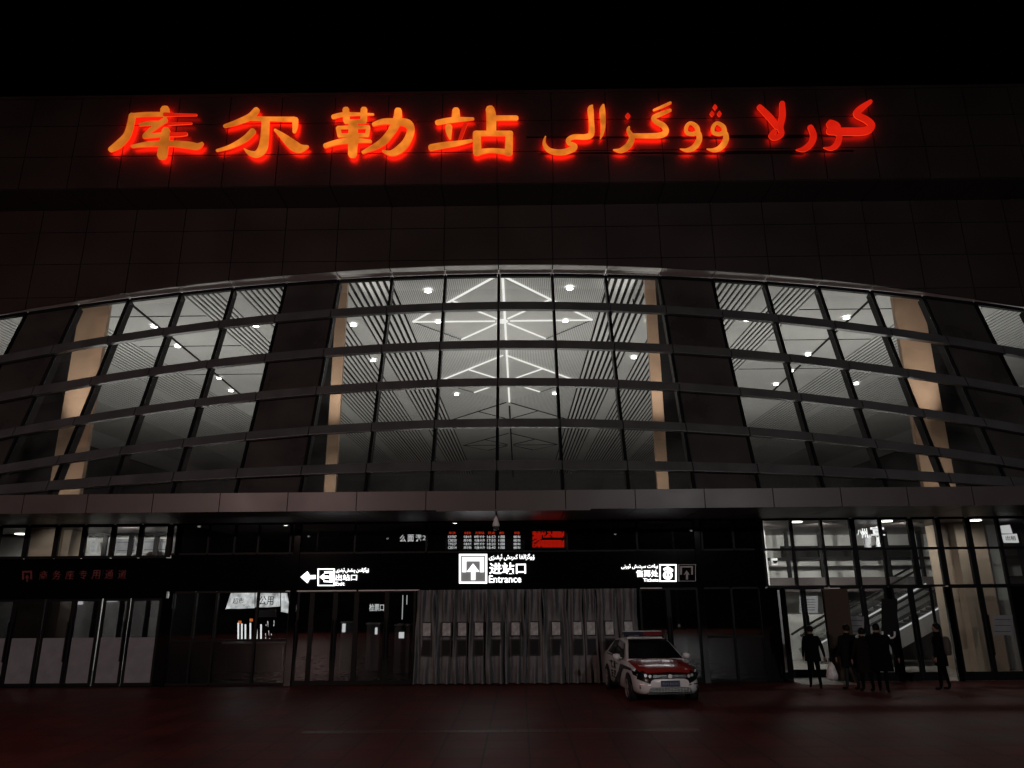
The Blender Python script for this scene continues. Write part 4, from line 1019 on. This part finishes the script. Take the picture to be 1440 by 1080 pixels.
            vv = disc(.20, s*(W+.03), 0) + disc(.225, s*(W+.045), 0); rm.add(vv, [(k, (k+1) % 28, 28+(k+1) % 28, 28+k) for k in range(28)])
            rm.build('rim', rim, wh)
    # black livery sweeps and door lettering on both flanks
    for s in (-1, 1):
        b = MB(); y = s*(W+.004)
        b.poly([T(1.85,y,.24), T(2.55,y,.24), T(2.95,y,.62), T(2.55,y,.62)], l*s*.004)
        b.poly([T(2.55,y,.622), T(2.95,y,.622), T(3.30,y*.995,.83), T(2.80,y*.995,.83)], l*s*.004)
        b.poly([T(2.96,y,.70), T(3.25,y*.995,.74), T(4.0,y*.985,.76), T(3.9,y*.985,.82), T(3.32,y*.995,.828)], l*s*.004)
        b.build('livery_stripe', blk, C)
        b = MB(); b.box(*(0,)*6) if False else None
        for zz in (.97,):
            b.bar(T(.9, s*(half(.95)+.03), zz), T(3.0, s*(half(.95)+.03), zz-.005), .02, .02)
        b.build('belt_trim', blk, C)
        for xd in (1.55, 2.45): h_ = MB(); h_.bar(T(xd-.09, s*(W+.012), .80), T(xd+.09, s*(W+.012), .80), .03, .03); h_.build('door_handle', chrome, C)
    for i, chs in enumerate(('巡逻', '保安')):
        for j, ch in enumerate(chs):
            o = text('lettering', ch, -.14, .14, -.11, .11, 0, blk, None, depth=.003, bold=.02)
            o.parent = C; mw = Matrix((( -f.x, -l.x*-1, 0, 0), (-f.y, -l.y*-1, 0, 0), (0, 0, 1, 0), (0, 0, 0, 1)))
            o.matrix_basis = Matrix.Translation(T(1.72+(.34 if i == 0 else 0), -(W+.006), .74-j*.25) - org) @ Matrix(((f.x, l.x, 0, 0), (f.y, l.y, 0, 0), (0, 0, 1, 0), (0, 0, 0, 1)))
    # front: headlights, grille, bumper intake, plate, emblem
    for s in (-1, 1):
        b = MB(); b.poly([T(4.475,s*.44,.615), T(4.475,s*.44,.70), T(4.33,s*.70,.745), T(4.05,s*.855,.765), T(4.12,s*.845,.68), T(4.36,s*.74,.62)], f*.035+l*s*.012); hl = b.build('headlight', gl, C)
        for (x_, y_, z_) in ((4.50,.50,.66),(4.44,.60,.675)):
            q = T(x_, s*y_, z_); b = MB(); b.poly([q + l*(.04*math.cos(k*math.pi/5)) + Vector((0,0,.04*math.sin(k*math.pi/5))) for k in range(10)], f*.02); b.build('reflector', chrome, hl)
        b = MB(); b.poly([T(4.50,s*.50,.34), T(4.50,s*.50,.44), T(4.36,s*.74,.46), T(4.36,s*.74,.36)], f*.02); b.build('fog_light', blk, C)
        b = MB(); b.bar(T(4.535,s*.48,.45), T(4.40,s*.74,.47), .02, .025); b.build('fog_trim', chrome, C)
    b = MB(); b.poly([T(4.50,-.43,.615), T(4.535,0,.60), T(4.50,.43,.615), T(4.49,.43,.69), T(4.50,0,.69), T(4.49,-.43,.69)], f*.03); gr = b.build('grille', blk, C)
    b = MB(); b.bar(T(4.56,-.43,.645), T(4.57,.43,.645), .006, .005); b.bar(T(4.555,-.43,.68), T(4.56,.43,.68), .006, .005); b.build('grille_bar', chrome, gr)
    q = T(4.575, 0, .66); b = MB(); b.poly([q + l*(.055*math.cos(k*math.pi/8)) + Vector((0,0,.055*math.sin(k*math.pi/8))) for k in range(16)], f*.012); b.build('emblem', chrome, C)
    b = MB(); b.poly([T(4.535,-.55,.28), T(4.535,.55,.28), T(4.54,.50,.40), T(4.54,-.50,.40)], f*.015); it = b.build('air_intake', blk, C)
    b = MB()
    for z in (.31, .345, .38): b.bar(T(4.555,-.52,z), T(4.555,.52,z), .006, .006)
    for k in range(-6, 7): b.bar(T(4.557,k*.08,.285), T(4.557,k*.08,.395), .01, .01)
    b.build('intake_mesh', chrome, it)
    b = MB(); b.bar(T(4.50,-.58,.255), T(4.50,.58,.255), .08, .03); b.build('front_lip', blk, C)
    b = MB(); b.poly([T(4.565,-.24,.42), T(4.565,.24,.42), T(4.565,.24,.56), T(4.565,-.24,.56)], f*.012); pl = b.build('number_plate', mat('plate_blue', (.02,.035,.10), .35), C)
    o = text('lettering', '新M·R0381', -.21, .21, -.04, .04, 0, M['poster'], None, depth=.002); o.parent = pl
    o.matrix_basis = Matrix.Translation(T(4.581, 0, .49) - org) @ Matrix(((l.x, -f.x, 0, 0), (l.y, -f.y, 0, 0), (0, 0, 1, 0), (0, 0, 0, 1)))
    # light bar
    LB = MB(); LB.box(*(0,)*6) if False else None
    b = MB(); b.hexa([T(1.78,-.56,1.52),T(2.06,-.56,1.52),T(2.06,.0,1.52),T(1.78,.0,1.52)], [T(1.80,-.54,1.615),T(2.04,-.54,1.615),T(2.04,.0,1.615),T(1.80,.0,1.615)])
    bar = b.build('light_bar', mat('lightbar_blue', (.01,.012,.03), .12), C)
    b = MB(); b.hexa([T(1.78,.002,1.52),T(2.06,.002,1.52),T(2.06,.56,1.52),T(1.78,.56,1.52)], [T(1.80,.002,1.615),T(2.04,.002,1.615),T(2.04,.54,1.615),T(1.80,.54,1.615)]); b.build('red_lens', mat('lightbar_red', (.16,.006,.012), .12), bar)
    b = MB(); b.hexa([T(1.79,-.55,1.618),T(2.05,-.55,1.618),T(2.05,.55,1.618),T(1.79,.55,1.618)], [T(1.80,-.54,1.632),T(2.04,-.54,1.632),T(2.04,.54,1.632),T(1.80,.54,1.632)]); b.build('top_cover', M['white'], bar)
    b = MB(); 
    for s in (-1, 1): b.bar(T(1.92, s*.46, 1.44), T(1.92, s*.46, 1.522), .12, .05)
    b.build('foot', blk, bar)
    b = MB(); b.bar(T(2.2,-.50,1.462), T(2.2,.50,1.462), .03, .02); b.build('roof_trim', M['white'], C)
    for s in (-1, 1): b = MB(); b.poly([T(.02,s*.45,.78), T(.02,s*.74,.80), T(.14,s*.80,.93), T(.10,s*.5,.95)], -f*.03); b.build('tail_light', red, C)
build_car()

# ------------------------------------------------------------------ people
def skin_mesh(name, verts, edges, radii, mats, parent, matfn, level=1):
    me = bpy.data.meshes.new('tmp'); me.from_pydata(verts, edges, []); o = bpy.data.objects.new('tmp', me); COL.objects.link(o)
    sm = o.modifiers.new('s', 'SKIN'); sm.use_smooth_shade = True
    for i, r in enumerate(radii):
        sv = me.skin_vertices[0].data[i]; sv.radius = r if isinstance(r, tuple) else (r, r); sv.use_root = (i == 0)
    o.modifiers.new('ss', 'SUBSURF').levels = level; o.modifiers['ss'].render_levels = level
    bpy.context.view_layer.update()
    m2 = bpy.data.meshes.new_from_object(o.evaluated_get(bpy.context.evaluated_depsgraph_get()))
    bpy.data.objects.remove(o)
    m2.materials.clear()
    for m_ in mats: m2.materials.append(m_)
    for p in m2.polygons: p.use_smooth = True; p.material_index = matfn(p.center)
    m2.name = name; r = bpy.data.objects.new(name, m2); COL.objects.link(r); r.parent = parent; return r
skinm = mat('skin', (.22,.13,.095), .55); hairm = mat('hair', (.006,.005,.005), .5, spec=.1)
def person(px, py, h, label, face, jacket, trousers, stride=.12, coat=.80, wide=1.0, arms=((.10,.02),(.10,.02)), hood=False):
    """standing figure; face = heading angle of the chest (0 = towards +Y)"""
    base = atz(px, py, 0); t = thing('person', label, 'person', base); k = h/1.70
    V = []; E = []; Rr = []
    def v(x, y, z, r, par=None):
        V.append((x*k, y*k, z*k)); Rr.append(tuple(q*k for q in r) if isinstance(r, tuple) else r*k)
        if par is not None: E.append((par, len(V)-1))
        return len(V)-1
    pel = v(0, 0, .92, (.16*wide, .12)); wa = v(0, .01, 1.10, (.155*wide, .115), pel); ch = v(0, .0, 1.30, (.185*wide, .125), wa); nk = v(0, -.005, 1.44, (.09, .075), ch)
    nc = v(0, .01, 1.50, .055, nk); hd = v(0, .02, 1.57, (.07, .085), nc); hm = v(0, .015, 1.64, (.078, .095), hd); tp = v(0, .0, 1.70, .05, hm)
    nose = v(0, .105, 1.585, .012, hd)
    for s, (ax, ay), st in ((-1, arms[0], stride), (1, arms[1], -stride)):
        sh = v(s*.175*wide, -.005, 1.385, .068, ch); el = v(s*(.215+ax*.5)*wide, -.02+ay*.3, 1.12, .052, sh); wr = v(s*(.22+ax)*wide, .05+ay, .88, .034, el)
        pa = v(s*(.22+ax)*wide, .06+ay, .80, (.036, .022), wr)
        for q, ln in ((-.028, .075), (-.010, .088), (.010, .084), (.027, .065)):
            a = v(s*(.222+ax)*wide, .06+ay+q, .80-ln*.55, .0095, pa); v(s*(.214+ax)*wide, .068+ay+q, .80-ln, .008, a)
        th = v(s*(.20+ax)*wide, .10+ay, .80, .010, pa); v(s*(.198+ax)*wide, .112+ay, .765, .009, th)
        hp = v(s*.095, 0, .86, .088, pel); kn = v(s*.10, st*.55+.01, .48, .062, hp); an = v(s*.105, st-.01, .09, .042, kn); ft = v(s*.11, st+.02, .035, (.042, .032), an); v(s*.12, st+.15, .03, (.04, .026), ft)
        ear = v(s*.082, .0, 1.585, .012, hd)
    jk, tr, shm = jacket, trousers, mat('shoe_dark', (.008,.008,.008), .6, spec=.1)
    def mf(c):
        z = c.z/k
        if z > 1.475: return 0
        if z < .075: return 3
        if abs(c.x)/k > .19*wide and z < .845: return 0
        return 1 if z > coat or abs(c.x)/k > .17*wide and z > .80 else 2
    body = skin_mesh('body', V, E, Rr, [skinm, jk, tr, shm], t, mf)
    # hair cap, coat skirt, collar and eyes
    b = MB(); prof = []
    n = 14; vs_ = []
    for (r, z) in ((.092, 1.56), (.104, 1.60), (.104, 1.65), (.085, 1.70), (.05, 1.728), (.005, 1.738)):
        vs_ += [Vector((r*.88*math.cos(2*math.pi*q/n)*k, (r*1.05*math.sin(2*math.pi*q/n)-.018)*k, (z + (.05 if math.sin(2*math.pi*q/n) > .5 and z < 1.62 else 0))*k)) for q in range(n)]
    b.add([base + p for p in vs_], [(i*n+q, i*n+(q+1) % n, (i+1)*n+(q+1) % n, (i+1)*n+q) for i in range(5) for q in range(n)]); b.build('hair', hairm, t, smooth=True)
    b = MB(); vs_ = []; n = 18
    for (rx_, ry_, z) in ((.19,.135,1.36),(.195,.14,1.2),(.185,.14,1.05),(.20,.155,.93),(.215,.165,coat)):
        vs_ += [base + Vector((rx_*wide*math.cos(2*math.pi*q/n)*k, ry_*math.sin(2*math.pi*q/n)*k*(1+.04*math.sin(q*3)), z*k)) for q in range(n)]
    b.add(vs_, [(i*n+q, i*n+(q+1) % n, (i+1)*n+(q+1) % n, (i+1)*n+q) for i in range(4) for q in range(n)]); b.build('jacket', jk, t, smooth=True)
    b = MB(); rr = .085 if hood else .07
    b.lathe([(rr*1.5*k, 1.38*k), (rr*1.25*k, 1.45*k), (rr*1.2*k, 1.50*k), (rr*1.05*k, 1.47*k)], base, 14); b.build('collar', jk, t, smooth=True)
    b = MB()
    for s in (-1, 1): b.lathe([(.001, -.008*k), (.010*k, 0), (.001, .008*k)], base+Vector((s*.032*k, .098*k, 1.60*k)), 8)
    b.build('eyes', M['ink'], t)
    b = MB(); b.bar(base+Vector((-.022*k, .098*k, 1.545*k)), base+Vector((.022*k, .098*k, 1.545*k)), .008, .008); b.build('mouth', mat('lips', (.25,.10,.09), .5), t)
    t.rotation_euler = (0, 0, face)
    return t, base, k
navy = mat('navy_cloth', (.006,.007,.010), .9, spec=.06); blackc = mat('black_cloth', (.004,.004,.004), .95, spec=.06); greyc = mat('grey_cloth', (.014,.014,.015), .95, spec=.06); jean = mat('denim', (.022,.027,.032), .9, spec=.06); brownc = mat('brown_cloth', (.009,.007,.006), .95, spec=.06)
t1, b1, k1 = person(1148, 968, 1.70, 'person in dark jacket walking into the lit open doorway', R(-12), blackc, blackc, .20, .74, 1.05, ((.02,.02),(.10,.0)))
t2, b2, k2 = person(1200, 970, 1.74, 'person in dark coat and paler trousers left in the group by the doors', R(25), navy, jean, .10, .60, 1.4, ((.06,.04),(.06,.02)))
t3, b3, k3 = person(1244, 973, 1.78, 'person in black coat standing before the black board', R(-30), blackc, blackc, .16, .52, 1.4, ((.05,.03),(.10,.0)))
t4, b4, k4 = person(1330, 970, 1.76, 'person in dark clothes in front of the tan column, wearing a backpack', R(60), blackc, blackc, .10, .62, 1.3, ((.06,.06),(.04,.10)))
t5, b5, k5 = person(1222, 972, 1.66, 'shorter person in brown coat between two others at the doors', R(10), brownc, blackc, .08, .50, 1.3, ((.05,.03),(.05,.02)))
# plastic bag in the walker's right hand, backpack on the right figure
PB = thing('plastic_bag', 'white plastic carrier bag held by the person entering the doorway', 'bag', at(1169, 950, b1.y-.05))
q = at(1169, 938, b1.y-.05)
b = MB(); n = 14; vs_ = []
for (r, z) in ((.03, .12), (.09, .04), (.14, -.10), (.16, -.22), (.13, -.33), (.02, -.36)):
    vs_ += [q + Vector((r*math.cos(2*math.pi*j/n)*(1+.15*math.sin(j*2.3+z*9)), r*.7*math.sin(2*math.pi*j/n), z+.02*math.sin(j*1.7))) for j in range(n)]
b.add(vs_, [(i*n+j, i*n+(j+1) % n, (i+1)*n+(j+1) % n, (i+1)*n+j) for i in range(5) for j in range(n)]); b.build('bag_body', mat('bag_film', (.8,.8,.8), .35, var=.3, scale=9, bump=.5), PB, smooth=True)
b = MB(); hnd = q + Vector((-.09, 0, .24))
for s in (-1, 1): b.tube([q+Vector((s*.04, 0, .10)), q.lerp(hnd, .6)+Vector((s*.03, 0, 0)), hnd], .008, 6)
b.build('bag_handle', M['white'], PB)
BP = thing('backpack', 'dark rounded backpack on the person by the tan column', 'bag', b4)
d = Vector((math.sin(R(60)), -math.cos(R(60)), 0)); sd = Vector((math.cos(R(60)), math.sin(R(60)), 0)); b = MB(); vs_ = []; n = 16
for (w, dp, z) in ((.10,.06,.92),(.16,.10,.96),(.175,.115,1.12),(.165,.11,1.30),(.12,.08,1.40),(.05,.03,1.43)):
    vs_ += [b4 + d*(.20) + sd*(w*math.cos(2*math.pi*j/n)) + d*(dp*math.sin(2*math.pi*j/n)) + Vector((0,0,z)) for j in range(n)]
b.add(vs_, [(i*n+j, i*n+(j+1) % n, (i+1)*n+(j+1) % n, (i+1)*n+j) for i in range(5) for j in range(n)]); b.build('pack', mat('pack_cloth', (.07,.06,.055), .8), BP, smooth=True)
b = MB()
for s in (-1, 1): b.tube([b4+d*.12+sd*(s*.10)+Vector((0,0,1.42)), b4-d*.05+sd*(s*.12)+Vector((0,0,1.47)), b4-d*.16+sd*(s*.12)+Vector((0,0,1.30)), b4-d*.10+sd*(s*.15)+Vector((0,0,1.08))], .02, 6)
b.build('strap', M['mullion'], BP)

# ------------------------------------------------------------------ plaza lamps behind the camera
for i, (x, y, e) in enumerate(((-15, -9, 7000), (13, -11, 5000))):
    t = thing('street_lamp', ('tall plaza lamp at the left, behind the viewer', 'tall plaza lamp at the right, behind the viewer')[i], 'street lamp', (x, y, 0), 'plaza lamps')
    b = MB(); b.tube([(x, y, 0), (x, y, 4), (x, y, 9)], [.10, .08, .05], 12); b.lathe([(.22, 0), (.22, .25), (.12, .35)], (x, y, 0), 14); b.build('pole', M['steel'], t)
    b = MB(); b.box(x-.25, x+.25, y-.05, y+.75, 9.0, 9.12); b.build('lamp_head', M['mullion'], t)
    b = MB(); b.box(x-.2, x+.2, y+.05, y+.7, 8.985, 8.998); b.build('lamp_lens', emis('street_lens', (1,.96,.9), 12), t)
    spot((x, y+.4, 8.9), e, 150, t, rot=(R(55), 0, 0), col=((1,.68,.62), (1,.99,.98))[i], r=.3)
